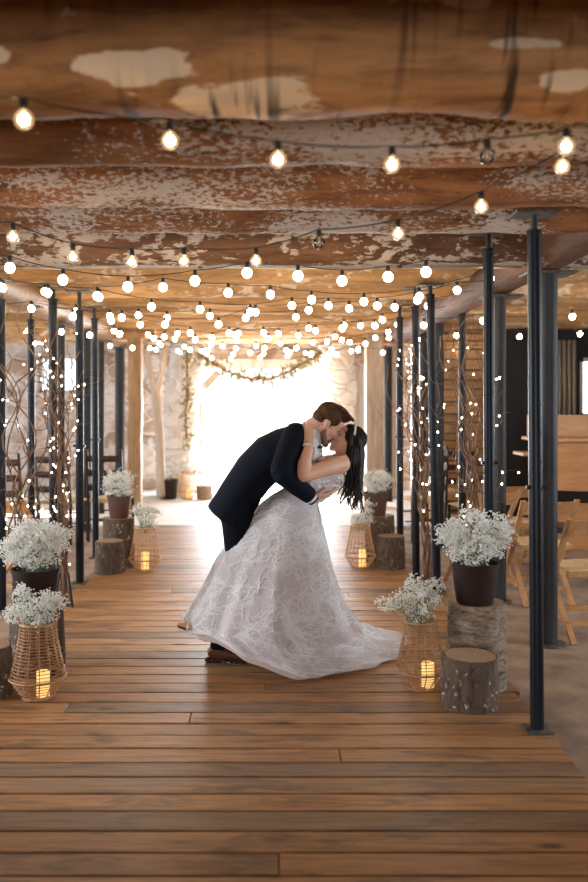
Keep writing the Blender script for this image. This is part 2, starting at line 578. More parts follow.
    def octa(s, c, r):
        c = Vector(c)
        j = lambda: r * R.uniform(0.75, 1.2)
        vs = [c + Vector((j(), 0, 0)), c - Vector((j(), 0, 0)), c + Vector((0, j(), 0)), c - Vector((0, j(), 0)),
              c + Vector((0, 0, j())), c - Vector((0, 0, j()))]
        s.add(vs, [(0, 2, 4), (2, 1, 4), (1, 3, 4), (3, 0, 4), (2, 0, 5), (1, 2, 5), (3, 1, 5), (0, 3, 5)])
        return s

    def mesh(s, name):
        me = bpy.data.meshes.new(name)
        me.from_pydata([tuple(v) for v in s.v], [], s.f)
        me.validate()
        return me

    def build(s, name, mat, parent=None, smooth=40, bevel=0.0):
        me = s.mesh(name)
        bm = bmesh.new()
        bm.from_mesh(me)
        bmesh.ops.recalc_face_normals(bm, faces=bm.faces)
        bm.to_mesh(me)
        bm.free()
        me.materials.append(mat)
        if smooth:
            me.shade_smooth()
            me.set_sharp_from_angle(angle=radians(smooth))
        o = bpy.data.objects.new(name, me)
        COL.objects.link(o)
        if parent is not None:
            o.parent = parent
            if parent.get('_world') is not None:
                pass
        if bevel:
            md = o.modifiers.new('edge', 'BEVEL')
            md.width = bevel
            md.segments = 2
            md.limit_method = 'ANGLE'
        return o

    def blob(s, name, mat, parent=None, voxel=0.006, smooth=3, extra=None):
        """closed pieces melted into one continuous skin"""
        me = s.mesh(name + '_src')
        bm = bmesh.new()
        bm.from_mesh(me)
        bmesh.ops.recalc_face_normals(bm, faces=bm.faces)
        bm.to_mesh(me)
        bm.free()
        o = bpy.data.objects.new('src', me)
        COL.objects.link(o)
        md = o.modifiers.new('r', 'REMESH')
        md.mode = 'VOXEL'
        md.voxel_size = voxel
        if smooth:
            ms = o.modifiers.new('s', 'SMOOTH')
            ms.factor = 0.5
            ms.iterations = smooth
        dg = bpy.context.evaluated_depsgraph_get()
        dg.update()
        out = bpy.data.meshes.new_from_object(o.evaluated_get(dg))
        out.name = name
        bpy.data.objects.remove(o)
        bpy.data.meshes.remove(me)
        if extra is not None:
            em = extra.mesh('x')
            bm = bmesh.new()
            bm.from_mesh(out)
            bm.from_mesh(em)
            bm.to_mesh(out)
            bm.free()
        out.materials.clear()
        out.materials.append(mat)
        out.shade_smooth()
        q = bpy.data.objects.new(name, out)
        COL.objects.link(q)
        if parent is not None:
            q.parent = parent
        return q


def tag(o, label=None, cat=None, group=None, kind=None):
    if label:
        o['label'] = label
    if cat:
        o['category'] = cat
    if group:
        o['group'] = group
    if kind:
        o['kind'] = kind
    return o


def thing(name, label, cat, loc=(0, 0, 0), rz=0.0, group=None, scale=1.0):
    o = bpy.data.objects.new(name, None)
    o.empty_display_size = 0.1
    COL.objects.link(o)
    o.location = loc
    o.rotation_euler = (0, 0, rz)
    o.scale = (scale, scale, scale)
    return tag(o, label, cat, group)


def dup(src, loc, rz, label, group=None, scale=None):
    r = src.copy()
    COL.objects.link(r)
    r.location = loc
    r.rotation_euler = (0, 0, rz)
    if scale:
        r.scale = (scale,) * 3
    r['label'] = label
    if group:
        r['group'] = group
    for ch in list(src.children):
        c = ch.copy()
        COL.objects.link(c)
        c.parent = r
        for g in list(ch.children):
            d = g.copy()
            COL.objects.link(d)
            d.parent = c
    return r


def struct(name, mb, mat, smooth=0, label=None):
    o = mb.build(name, mat, None, smooth)
    o['kind'] = 'structure'
    return o


# ------------------------------------------------------------------ camera, world
cam = bpy.data.cameras.new('camera')
cam.lens = 35.0
cam.sensor_width = 36.0
cam.sensor_fit = 'AUTO'
cam.shift_x = (294 - VX) / 882
cam.shift_y = -(441 - HY) / 882
cam.dof.use_dof = True
cam.dof.focus_distance = 4.95
cam.dof.aperture_fstop = 1.7
co = bpy.data.objects.new('camera', cam)
COL.objects.link(co)
co.location = (0, 0, EYE)
co.rotation_euler = (pi / 2, 0, 0)
SC.camera = co

wd = bpy.data.worlds.new('daylight')
SC.world = wd
wd.use_nodes = True
bg = wd.node_tree.nodes['Background']
bg.inputs[0].default_value = (0.86, 0.93, 1.0, 1)
bg.inputs[1].default_value = 3.0

SC.view_settings.view_transform = 'Standard'
SC.view_settings.look = 'None'
SC.view_settings.exposure = 0.3
SC.view_settings.gamma = 1.0
SC.view_settings.use_curve_mapping = False
SC.cycles.max_bounces = 8
SC.cycles.transparent_max_bounces = 16
SC.cycles.sample_clamp_indirect = 6.0
SC.cycles.caustics_reflective = False
SC.cycles.caustics_refractive = False
SC.cycles.use_denoising = True

# ------------------------------------------------------------------ the room
DECK_L, DECK_R, DECK_END = -1.63, 1.245, 10.45
END = 14.7

b = MB()
yy = 0.3
while yy < DECK_END - 0.05:
    w = R.uniform(0.138, 0.148)
    cuts = [DECK_L + R.uniform(-0.012, 0.012), DECK_R + R.uniform(-0.014, 0.014)]
    if R.random() < 0.2:
        cuts.insert(1, R.uniform(-1.1, 0.8))
    for x0, x1 in zip(cuts[:-1], cuts[1:]):
        dz = R.uniform(-0.0012, 0.0012)
        b.box(((x0 + x1) / 2, yy + w / 2, -0.014 + dz), (x1 - x0 - 0.004, w - 0.0105, 0.028))
    yy += w
o = struct('floor_deck', b, M['deck'])
md = o.modifiers.new('edge', 'BEVEL')
md.width = 0.003
md.segments = 1

b = MB()
b.box((0, 2.85, -0.08), (13.0, 15.2, 0.08))
struct('floor', b, M['concrete'])
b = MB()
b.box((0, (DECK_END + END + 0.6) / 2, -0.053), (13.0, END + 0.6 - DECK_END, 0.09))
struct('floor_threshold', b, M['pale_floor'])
b = MB()
b.box((0, 40, -0.12), (120, 49.2, 0.1))
struct('ground_outside', b, M['outside'])

b = MB()
for i in range(26):
    x = -6.4 + i * 0.5
    b.box((x + 0.25, 5.3, 2.80 + R.uniform(-0.004, 0.004)), (0.497, 20.4, 0.03))
b.box((0, 5.3, 2.86), (13.2, 20.6, 0.06))
struct('ceiling', b, M['ceil'])


def wall_cells(b, axis, pos, thick, u0, u1, z0, z1, holes):
    """wall in cells, leaving holes (u0,u1,z0,z1)"""
    us = sorted({u0, u1, *[h[0] for h in holes], *[h[1] for h in holes]})
    zs = sorted({z0, z1, *[h[2] for h in holes], *[h[3] for h in holes]})
    for a0, a1 in zip(us[:-1], us[1:]):
        for c0, c1 in zip(zs[:-1], zs[1:]):
            um, zm = (a0 + a1) / 2, (c0 + c1) / 2
            if any(h[0] < um < h[1] and h[2] < zm < h[3] for h in holes):
                continue
            if axis == 'y':
                b.box((um, pos, zm), (a1 - a0, thick, c1 - c0))
            else:
                b.box((pos, um, zm), (thick, a1 - a0, c1 - c0))


DOOR = (-1.28, 0.98, -0.02, 2.06)
WIN_L = (-4.15, -3.02, 1.66, 2.30)
b = MB()
wall_cells(b, 'y', END + 0.25, 0.5, -6.2, 2.3, -0.1, 2.8, [DOOR, WIN_L])
struct('wall_end', b, M['stone'])
b = MB()
lw = [(2.8, 4.8, 0.8, 2.25), (5.0, 7.4, 0.8, 2.25), (9.0, 11.6, 0.8, 2.25), (12.3, 13.9, 0.9, 2.2)]
wall_cells(b, 'x', -6.3, 0.4, -4.6, END + 0.5, -0.1, 2.8, lw)
struct('wall_left', b, M['stone'])
b = MB()
rw = [(2.8, 4.6, 0.8, 2.25), (5.6, 7.6, 0.9, 2.2)]
wall_cells(b, 'x', 6.3, 0.4, -4.6, END + 0.5, -0.1, 2.8, rw)
struct('wall_right', b, M['stone'])
b = MB()
wall_cells(b, 'y', -4.6, 0.4, -6.5, 6.5, -0.1, 2.8, [(-1.2, 1.3, -0.02, 2.2)])
struct('wall_back', b, M['stone'])
# right-hand partition: black wall with a window, and a wall of stacked boards
WIN_R = (3.97, 5.0, 1.30, 2.08)
b = MB()
wall_cells(b, 'y', 11.3, 0.12, 2.85, 6.2, -0.1, 2.8, [WIN_R])
struct('wall_partition', b, M['black_wall'])
b = MB()
z = -0.05
while z < 2.75:
    h = R.uniform(0.10, 0.17)
    b.box((2.52 + R.uniform(-0.03, 0.03), 11.6 + R.uniform(-0.04, 0.04), z + h / 2), (0.86, 0.22, h - 0.018))
    z += h
b.box((2.52, 11.75, 1.35), (0.84, 0.04, 2.9))
struct('wall_boards', b, M['slat_wood'])
b = MB()
b.box((-4.9, 13.4, 1.15), (1.2, 0.12, 2.5))
struct('wall_recess', b, M['brown_wall'])


# unseen board walls, added to keep window light off the near deck
for nm, x in (('light_block_left', -2.15), ('light_block_right', 2.05)):
    b = MB()
    for k in range(39):
        b.box((x, -4.38 + 0.2 * k, 1.38), (0.05, 0.196, 2.8))
    struct(nm, b, M['brown_wall'])


def window(name, hole, y, axis='y'):
    u0, u1, z0, z1 = hole
    fr = MB()
    t = 0.05
    def bx(ua, ub, za, zb, th):
        if axis == 'y':
            fr.box(((ua + ub) / 2, y, (za + zb) / 2), (ub - ua, th, zb - za))
        else:
            fr.box((y, (ua + ub) / 2, (za + zb) / 2), (th, ub - ua, zb - za))
    bx(u0, u1, z0, z0 + t, 0.08)
    bx(u0, u1, z1 - t, z1, 0.08)
    bx(u0, u0 + t, z0, z1, 0.08)
    bx(u1 - t, u1, z0, z1, 0.08)
    um = (u0 + u1) / 2
    bx(um - 0.015, um + 0.015, z0, z1, 0.05)
    o = struct(name, fr, M['white_boards'])
    p = MB()
    if axis == 'y':
        p.box((um, y, (z0 + z1) / 2), (u1 - u0 - 0.02, 0.006, z1 - z0 - 0.02))
    else:
        p.box((y, um, (z0 + z1) / 2), (0.006, u1 - u0 - 0.02, z1 - z0 - 0.02))
    p.build('window_pane', M['pane'], o, 0)


window('window_1', WIN_L, END + 0.3)
window('window_2', WIN_R, 11.3)
for i, h in enumerate(lw):
    window('window_%d' % (3 + i), h, -6.3, 'x')
for i, h in enumerate(rw):
    window('window_%d' % (7 + i), h, 6.3, 'x')

# door leaf of limewashed boards standing open, right of the opening
b = MB()
for i in range(5):
    b.box((1.02 + 0.095 * i, 14.35 - 0.02 * i, 1.06), (0.088, 0.045, 2.1))
o = struct('door_1', b, M['white_boards'])
for z in (0.4, 1.7):
    MB().box((1.21, 14.285, z), (0.46, 0.03, 0.12)).build('ledge', M['white_boards'], o, 0)
b = MB()
b.box((-0.15, END - 0.05, 2.14), (2.9, 0.16, 0.17))
struct('trim_1', b, M['white_boards'])


# ------------------------------------------------------------------ ceiling logs
def log_beam(name, y, zb, r, mat, label, x0=-6.0, x1=6.0, amp=0.03, seed=0, flat=1.0, cat='beam', group='log ceiling beams'):
    pts, rad = [], []
    n = 220
    for i in range(n + 1):
        x = x0 + (x1 - x0) * i / n
        wv = mnoise.noise(Vector((x * 0.55, seed * 7.1, 1.3)))
        wr = mnoise.noise(Vector((x * 0.9, seed * 3.7, 9.3)))
        rr = r * (1 + 0.10 * wr)
        pts.append(Vector((x, y + amp * 1.2 * wv, zb + r + amp * wr * 0.9)))
        rad.append((rr, rr * flat))

    def wob(q, p, a, i):
        k = mnoise.noise(Vector((q.x * 2.2, q.y * 5 + seed, q.z * 5))) * 0.10 + mnoise.noise(Vector((q.x * 7, q.y * 13, q.z * 13 + seed))) * 0.05 + mnoise.noise(Vector((q.x * 18, q.y * 34, q.z * 34 + seed))) * 0.022
        return p + (q - p) * (1 + k)
    b = MB()
    b.loft(pts, rad, Vector((0, 1, 0)), 56, True, wob)
    o = b.build(name, mat, None, 80)
    return tag(o, label, cat, group)


for yb_, lb in ((1.58, 'added unseen log beam shading the huge smooth log'), (0.8, 'added unseen log beam for shade, ahead of the camera'), (0.0, 'added unseen log beam for shade, above the camera')):
    o = log_beam('shade_beam', yb_, 2.30, 0.18, M['log_dark'], lb, x0=-2.1, x1=2.0, seed=20 + yb_)  # out-of-view beams, added to shade the front log from behind
    for k_ in ('label', 'category', 'group'):
        del o[k_]
    o['kind'] = 'structure'
log_beam('log_beam', 2.33, 2.285, 0.215, M['log_front'], 'huge smooth brown log beam across the top of the picture, nearest overhead', seed=1, amp=0.02)
log_beam('log_beam', 2.98, 2.325, 0.165, M['log_flaky'], 'brown log beam with flaking white limewash, second from the camera', seed=2, amp=0.035)
log_beam('log_beam', 3.62, 2.318, 0.185, M['log_red'], 'reddish log beam with flaking limewash, third from the camera', seed=3, amp=0.02)
log_beam('log_beam', 4.28, 2.345, 0.15, M['log_flaky'], 'narrow flaking log beam, fourth from the camera, above the prop behind the big flower pot', seed=4, amp=0.015)
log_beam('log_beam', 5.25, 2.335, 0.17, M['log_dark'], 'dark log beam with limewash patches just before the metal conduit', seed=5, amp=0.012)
ords = ['sixth', 'seventh', 'eighth', 'ninth', 'tenth', 'eleventh', 'twelfth', 'thirteenth', 'fourteenth', 'fifteenth', 'sixteenth']
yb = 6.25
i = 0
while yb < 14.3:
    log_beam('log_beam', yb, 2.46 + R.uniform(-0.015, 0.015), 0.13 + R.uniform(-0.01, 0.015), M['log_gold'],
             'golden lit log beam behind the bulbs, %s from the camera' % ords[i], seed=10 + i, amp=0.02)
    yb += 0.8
    i += 1


def girder(x, y0, y1, label, seed):
    b = MB()
    pts = [Vector((x + 0.02 * mnoise.noise(Vector((k, seed, 0))), y0 + (y1 - y0) * k / 30, 2.345 + 0.12)) for k in range(31)]

    def wob(q, p, a, i):
        k = mnoise.noise(Vector((q.x * 4, q.y * 2, q.z * 4 + seed))) * 0.06
        return p + (q - p) * (1 + k)
    b.loft(pts, [(0.155, 0.135)] * 31, Vector((0, 0, 1)), 28, True, wob)
    o = b.build('girder', M['post_wood'] if x < 0 else M['girder'], None, 80)
    tag(o, label, 'beam', 'long girders')


girder(-2.3, 4.9, 13.9, 'long girder log running away over the left row of posts', 1)
girder(1.72, 3.95, 13.9, 'long reddish girder running away over the right row of posts', 2)

b = MB()
b.loft([(-2.6, 5.62, 2.39), (2.05, 5.62, 2.39)], 0.016, Vector((0, 1, 0)), 12)
o = b.build('conduit', M['conduit'], None, 60)
tag(o, 'thin galvanised metal conduit running level under the dark log beam', 'pipe')
for x in (-1.8, -0.5, 0.8, 1.9):
    MB().box((x, 5.62, 2.40), (0.03, 0.05, 0.05)).build('pipe_clip', M['steel_plate'], o, 0)


# ------------------------------------------------------------------ props and posts
def prop(base, top, label, rt=0.038, ztube=None, deckz=0.0):
    """telescopic steel prop: base plate, outer tube with pin holes, inner rod, top plate"""
    x, y, z = base
    t = thing('steel_prop', label, 'steel prop', (x, y, z), 0, 'steel props lining the aisle')
    T = Vector(top) - Vector(base)
    zt = (ztube if ztube else T.z - 0.14) / T.z
    MB().box((0, 0, 0.005), (0.12, 0.12, 0.01)).build('base_plate', M['steel_plate'], t, 0, 0.002)
    MB().loft([Vector((0, 0, 0.01)), T * zt], rt, Vector((0, 1, 0)), 24).build('tube', M['steel'], t)
    MB().loft([T * (zt - 0.1), T - Vector((0, 0, 0.012))], rt * 0.5, Vector((0, 1, 0)), 16).build('inner_rod', M['steel_rod'], t)
    MB().box(tuple(T - Vector((0, 0, 0.006))), (0.20, 0.16, 0.012)).build('top_plate', M['steel_plate'], t, 0, 0.002)
    MB().loft([T * zt - Vector((0, 0, 0.015)), T * zt + Vector((0, 0, 0.006))], rt * 1.12, Vector((0, 1, 0)), 24).build('collar', M['steel'], t)
    for k in range(7):
        p = T * (0.30 + 0.055 * k)
        MB().loft([p + Vector((rt * 0.35, -rt * 0.88, 0)), p + Vector((rt * 0.35, -rt * 0.97, 0))], 0.008, Vector((0, 0, 1)), 10).build('pin_hole', M['sole'], t)
    p = T * 0.47
    MB().loft([p + Vector((-rt * 1.5, -0.01, 0)), p + Vector((rt * 1.5, -0.01, 0))], 0.010, Vector((0, 1, 0)), 12).build('pin', M['steel_rod'], t)
    return t


def px_prop(pxb, pxt, d, pyt, pytube, label, rt=0.038):
    bx = (pxb - VX) * d / F_PX
    tz = EYE - (pyt - HY) * d / F_PX
    tx = (pxt - VX) * d / F_PX
    zt = EYE - (pytube - HY) * d / F_PX
    z0 = 0.0 if DECK_L - 0.02 < bx < DECK_R + 0.06 and d < DECK_END else -0.04
    return prop((bx, d, z0), (tx, d, tz), label, rt, zt - z0)


px_prop(537, 534, 3.92, 213, 232, 'nearest black steel prop standing at the right edge of the deck', 0.031)
px_prop(490, 488, 4.85, 232, 250, 'black steel prop rising behind the big flower pot on the birch stump', 0.030)
px_prop(437, 430, 7.0, 285, 295, 'black steel prop just right of the lit branches on the right of the aisle', 0.034)
px_prop(416, 415, 7.35, 288, 307, 'black steel prop just left of the lit branches on the right of the aisle', 0.032)
px_prop(400, 399.5, 8.5, 306, 318, 'slim black steel prop behind the small stump, innermost on the right', 0.034)
px_prop(80, 79.5, 7.1, 291, 311, 'black steel prop with its foot bare on the left deck edge', 0.033)
px_prop(54, 53, 7.05, 288, 300, 'thick black steel prop behind the lit branches on the left', 0.036)
px_prop(32, 31, 7.7, 306, 320, 'black steel prop left of the lit branches, before the dark chairs', 0.032)
px_prop(96, 94.5, 8.5, 307, 319, 'black steel prop behind the far left flower pot', 0.032)
px_prop(2, 1, 6.3, 280, 300, 'black steel prop cut by the left picture edge', 0.032)
px_prop(462, 462, 8.1, 296, 305, 'black steel prop behind the thin lit branches at right', 0.034)


def post(px, d, ptop, label, r=0.06):
    x = (px - VX) * d / F_PX
    z = EYE - (ptop - HY) * d / F_PX
    t = thing('steel_post', label, 'steel post', (x, d, -0.04), 0, 'round steel posts under the girders')
    z += 0.04
    MB().loft([(0, 0, 0.012), (0, 0, z - 0.014)], r, Vector((0, 1, 0)), 28).build('tube', M['steel_grey'], t)
    MB().lathe([(r * 1.9, 0), (r * 1.9, 0.014)]).build('base_plate', M['steel_plate'], t)
    MB().box((0, 0, z - 0.007), (0.30, 0.26, 0.014)).build('top_plate', M['steel_plate'], t, 0, 0.002)


post(548, 5.45, 273, 'thick grey steel post close behind the nearest steel prop', 0.058)
post(500, 6.6, 296, 'grey steel post right of the prop behind the big flower pot', 0.045)
post(439, 9.1, 318, 'grey steel post seen between right-hand props, before the stacked boards', 0.05)
post(424, 11.0, 329, 'far grey steel post behind the lit branches on the right', 0.06)
post(388, 13.0, 338, 'farthest grey steel post on the right, beside the timber post', 0.07)
post(61, 9.0, 324, 'slim grey steel post behind the thick left prop', 0.045)
post(87, 10.2, 333, 'grey steel post behind the prop on the left deck edge', 0.055)
post(101, 11.6, 341, 'slim grey steel post behind the far left flower pot', 0.05)
post(120, 12.6, 347, 'farthest grey steel post on the left, beside the timber post', 0.07)


def timber(px, d, w, top, mat, label, dep=None):
    x = (px - VX) * d / F_PX
    n = 12
    b = MB()

    def wob(q, p, a, i):
        return p + (q - p) * (1 + 0.06 * mnoise.noise(q * 5))
    pts = [Vector((x + 0.015 * mnoise.noise(Vector((k * 0.5, px, 0))), d, -0.01 + (top + 0.01) * k / n)) for k in range(n + 1)]
    # squarish section
    def wob2(q, p, a, i):
        s = 1 / max(abs(cos(a)), abs(sin(a))) ** 0.75
        return p + (q - p) * s * (1 + 0.05 * mnoise.noise(q * 5))
    b.loft(pts, w / 2, Vector((0, 1, 0)), 24, True, wob2)
    o = b.build('timber_post', mat, None, 50)
    return tag(o, label, 'post')


timber(135.5, 11.6, 0.19, 2.47, M['post_wood'], 'square timber post left of the bright doorway')
timber(374, 12.4, 0.27, 2.47, M['post_grey'], 'wide weathered timber post right of the bright doorway')
timber(393, 13.4, 0.16, 2.47, M['post_grey'], 'thin pale timber post behind the right-hand props')
b = MB()
b.box((1.45, 12.4, 2.40), (1.3, 0.2, 0.12))
o = b.build('lintel_timber', M['log_gold'], None, 0, 0.01)
tag(o, 'golden timber lintel resting on the wide weathered post at right', 'beam')
b = MB()
b.box((-2.55, 11.6, 2.42), (1.8, 0.2, 0.14))
o = b.build('lintel_timber', M['log_gold'], None, 0, 0.01)
tag(o, 'golden timber lintel resting on the square post at left', 'beam')

# forked branch post and limewashed stone pier, left of the doorway
b = MB()
d = 13.2
b.rcap([W(161, 494, d), W(160, 440, d), W(157, 405, d), W(156, 392, d)], [0.075, 0.07, 0.075, 0.07], seg=12)
b.rcap([W(156, 394, d), W(150, 372, d), W(146, 350, d)], [0.06, 0.05, 0.05], seg=12)
b.rcap([W(156, 394, d), W(162, 372, d), W(165, 350, d)], [0.06, 0.05, 0.05], seg=12)
o = b.blob('forked_post', M['post_grey'], None, 0.015, 4)
tag(o, 'pale forked tree trunk post beside the stone pier, left of the doorway', 'post')


def pier(name, pts, rad, label, d, seed):
    b = MB()

    def wob(q, p, a, i):
        k = 0.22 * mnoise.noise(q * 4 + Vector((seed, 0, 0))) + 0.10 * mnoise.noise(q * 11)
        return p + (q - p) * (1 + k)
    P, Rr = [], []
    n = 28
    for i in range(n + 1):
        t = i / n * (len(pts) - 1)
        k = min(int(t), len(pts) - 2)
        u = t - k
        P.append(W(*pts[k], d).lerp(W(*pts[k + 1], d), u))
        Rr.append(rad[k] * (1 - u) + rad[k + 1] * u)
    b.loft(P, Rr, Vector((0, 1, 0)), 30, True, wob)
    o = b.build(name, M['stone_white'], None, 60)
    tag(o, label, 'stone pier')


pier('stone_pier', [(178, 492), (180, 440), (182, 400), (187, 362), (192, 342)], [0.33, 0.30, 0.28, 0.29, 0.32],
     'rough limewashed stone pier at the left side of the bright doorway', 13.8, 3)
pier('stone_pier', [(345, 492), (343, 440), (342, 400), (338, 365), (336, 345)], [0.25, 0.25, 0.25, 0.27, 0.3],
     'limewashed stone pier at the right side of the bright doorway', 14.2, 8)
b = MB()
b.bar(W(204, 388, 14.0), W(219, 372, 14.0), 0.14, 0.12)
o = b.build('corner_brace', M['post_grey'], None, 0, 0.01)
tag(o, 'short diagonal timber brace at the upper left corner of the doorway', 'brace')

# outside the doorway
t = thing('rail_fence', 'dark horizontal rail outside the bright doorway, behind the groom', 'rail', W(272, 488, 19.0).to_tuple()[:2] + (-0.07,), 0)
MB().box((0, 0, 0.66), (0.50, 0.08, 0.06)).build('top_rail', M['rail'], t, 0)
for x in (-0.2, 0.2):
    MB().box((x, 0, 0.33), (0.06, 0.06, 0.62)).build('leg', M['outside'], t, 0)


# ------------------------------------------------------------------ string lights
def bulb_parts(parent, p, lit=True, r=0.027, fine=True):
    q = Vector(p)
    if fine:
        g = MB().lathe([(0.002, -r), (r * 0.5, -r * 0.87), (r * 0.87, -r * 0.5), (r, 0), (r * 0.95, r * 0.32), (r * 0.81, r * 0.59), (r * 0.59, r * 0.81), (r * 0.42, r * 0.97), (r * 0.40, r * 1.1)], q, 20, False)
        o = g.build('bulb', M['glass_lit'] if lit else M['glass'], parent, 60)
        if lit:
            MB().ell(q, (r * 0.50, r * 0.50, r * 0.50), None, 14, 10).build('filament', M['bulb_core'], o, 60)
        else:
            f = MB()
            for a in (0, 1, 2, 3):
                f.loft([q + Vector((0.006 * cos(a * 1.57), 0.006 * sin(a * 1.57), -0.012)), q + Vector((0.004 * cos(a * 1.57), 0.004 * sin(a * 1.57), 0.02))], 0.0008, seg=6)
            f.build('filament', M['filament'], o)
    else:
        o = MB().ell(q, (r, r, r * 1.05), None, 12, 8).build('bulb', M['bulb_lit'], parent, 60)
    MB().lathe([(r * 0.40, r * 1.0), (r * 0.44, r * 1.2), (r * 0.44, r * 1.9), (r * 0.25, r * 2.2)], q, 12).build('socket', M['wire'], o)


def string_light(label, pts, unlit=(), r=0.027, fine=True, ends=()):
    """pts = bulb centres along the cord"""
    t = thing('string_light', label, 'string light', tuple(pts[0]), 0, 'festoon string lights')
    o0 = Vector(pts[0])
    up = Vector((0, 0, r * 2.25))
    path = [Vector(e) for e in ends[:1]] + [Vector(p) + up for p in pts] + [Vector(e) for e in ends[1:]]
    cp = []
    for i in range(len(path) - 1):
        a, c = path[i], path[i + 1]
        for k in range(6):
            u = k / 6
            q = a.lerp(c, u)
            q = q - Vector((0, 0, 0.05 * (a - c).length * 4 * u * (1 - u) * 0.5))
            cp.append(q - o0)
    cp.append(path[-1] - o0)
    MB().loft(cp, 0.0027, Vector((0, 1, 0)), 6).build('cord', M['wire'], t)
    for i, p in enumerate(pts):
        bulb_parts(t, Vector(p) - o0, i not in unlit, r, fine)
    return t


string_light('nearest string of round bulbs drooping across below the huge front log',
             [W(24, 120, 2.0), W(170, 141, 2.2), W(278, 160, 2.3), W(392, 165, 2.35), W(487, 157, 2.4), W(566, 147, 2.3)],
             (4,), 0.0225, True, (W(-40, 92, 1.95), W(640, 118, 2.2)))
string_light('second string of round bulbs rising from left to the upper right corner',
             [W(13, 237, 3.3), W(73, 257, 3.45), W(132, 262, 3.5), W(184, 261, 3.5), W(256, 261, 3.5), W(319, 243, 3.4), W(398, 234, 3.2), W(481, 207, 2.95), W(562, 167, 2.7)],
             (5,), 0.024, True, (W(-40, 215, 3.2), W(620, 130, 2.5)))
string_light('third string of round bulbs hanging along the metal conduit',
             [W(10, 268, 4.7), W(63, 280, 4.9), W(128, 287, 5.0), W(195, 281, 5.0), W(247, 273, 4.9), W(298, 276, 4.9), W(342, 281, 4.9), W(388, 277, 4.8), W(426, 272, 4.7)],
             (), 0.028, False, (W(-40, 255, 4.6), W(462, 262, 4.7)))
ys = [5.7, 6.3, 6.9, 7.5, 8.1, 8.7, 9.4, 10.1, 10.8, 11.6, 12.4, 13.1]
so = ['fourth', 'fifth', 'sixth', 'seventh', 'eighth', 'ninth', 'tenth', 'eleventh', 'twelfth', 'thirteenth', 'fourteenth', 'fifteenth']
for i, y in enumerate(ys):
    x0, x1 = (-2.0, 1.45)
    if i in (2, 5, 8):
        x0 = -3.6
    if i in (3, 6, 9):
        x1 = 4.2
    pts = []
    x = x0 + R.uniform(0, 0.2)
    while x < x1:
        u = (x - x0) / (x1 - x0)
        sag = 0.16 * 4 * u * (1 - u) * (0.6 + 0.6 * R.random())
        yy = y + 0.28 * sin(x * 2.4 + i * 1.9)
        # hang between, not inside, the logs
        pts.append(Vector((x, yy, 2.335 - sag - 0.03 * R.random())))
        x += R.uniform(0.26, 0.46)
    string_light('glowing bulb string over the aisle, %s from the camera' % so[i], pts, (), 0.0265, False,
                 (Vector((x0 - 0.25, y, 2.42)), Vector((x1 + 0.2, y, 2.42))))


# ------------------------------------------------------------------ stumps, pots, flowers, lanterns
def stump(x, y, r, h, label, mat, seed=0, z=0.0):
    t = thing('log_stump', label, 'log stump', (x, y, z), R.uniform(0, 6), 'log stumps used as stands')

    def wob(q, p, a, i):
        v = Vector((cos(a) * 1.6, sin(a) * 1.6, q.z * 1.3 + seed * 5))
        k = 0.08 * mnoise.noise(v) + 0.045 * mnoise.noise(v * 4) + 0.03 * mnoise.noise(Vector((v.x * 9, v.y * 9, v.z * 5)))
        w = Vector(p)
        w = p + (q - p) * (1 + k)
        return w
    n = 12
    pts = [Vector((0, 0, 0.002 + (h - 0.004) * i / n)) for i in range(n + 1)]
    rr = [r * (1.04 - 0.06 * i / n) for i in range(n + 1)]
    b = MB().loft(pts, rr, Vector((0, 1, 0)), 48, True, wob)
    b.build('bark', mat, t, 50)
    # cut face, slightly inside the bark rim
    c = MB()
    ring = []
    for k in range(48):
        a = 2 * pi * k / 48
        ring.append(Vector((cos(a), sin(a), 0)))
    top = Vector((0, 0, h))
    bvs = b.v[-48:]
    vs = [v.lerp(Vector((0, 0, v.z)), 0.055) for v in bvs]
    c.add([Vector((v.x, v.y, h - 0.006)) for v in vs] + [Vector((v.x, v.y, h)) for v in vs],
          [tuple(range(48))[::-1], tuple(range(48, 96))] + [(k, (k + 1) % 48, 48 + (k + 1) % 48, 48 + k) for k in range(48)])
    c.build('cut_face', M['endgrain'], t, 40)
    return t


def spray(clumps, n, stem_from, rb=(0.0035, 0.0065), nst=60):
    """baby's breath: clumps = (centre, radius xyz, weight)"""
    bl, st = MB(), MB()
    tot = sum(c[2] for c in clumps)
    heads = []
    for c, ra, w in clumps:
        m = int(1.55 * n * w / tot)
        subs = []
        for _ in range(max(4, m // 14)):
            v = Vector((R.gauss(0, 1), R.gauss(0, 1), R.gauss(0, 1)))
            v.normalize()
            v *= R.uniform(0.45, 1.0) ** 0.6
            subs.append(Vector(c) + Vector((v.x * ra[0], v.y * ra[1], v.z * ra[2])))
        for _ in range(m):
            s = R.choice(subs)
            q = s + Vector((R.gauss(0, 0.016), R.gauss(0, 0.016), R.gauss(0, 0.013)))
            bl.octa(q, R.uniform(*rb))
            if R.random() < 0.5:
                bl.octa(q + Vector((R.gauss(0, 0.004), R.gauss(0, 0.004), R.gauss(0, 0.004))), R.uniform(*rb) * 0.8)
        heads += subs
    R.shuffle(heads)
    for h in heads[:nst]:
        a = Vector(stem_from) + Vector((R.gauss(0, 0.025), R.gauss(0, 0.025), 0))
        m = a.lerp(h, 0.55) + Vector((R.gauss(0, 0.012), R.gauss(0, 0.012), 0.02))
        st.loft([a, m, h], [0.0016, 0.0012, 0.0007], seg=5)
        for _ in range(3):
            k = m.lerp(h, R.uniform(0.2, 0.9))
            st.loft([k, k + Vector((R.gauss(0, 0.025), R.gauss(0, 0.025), R.uniform(0.01, 0.035)))], [0.0008, 0.0005], seg=4)
    return bl, st


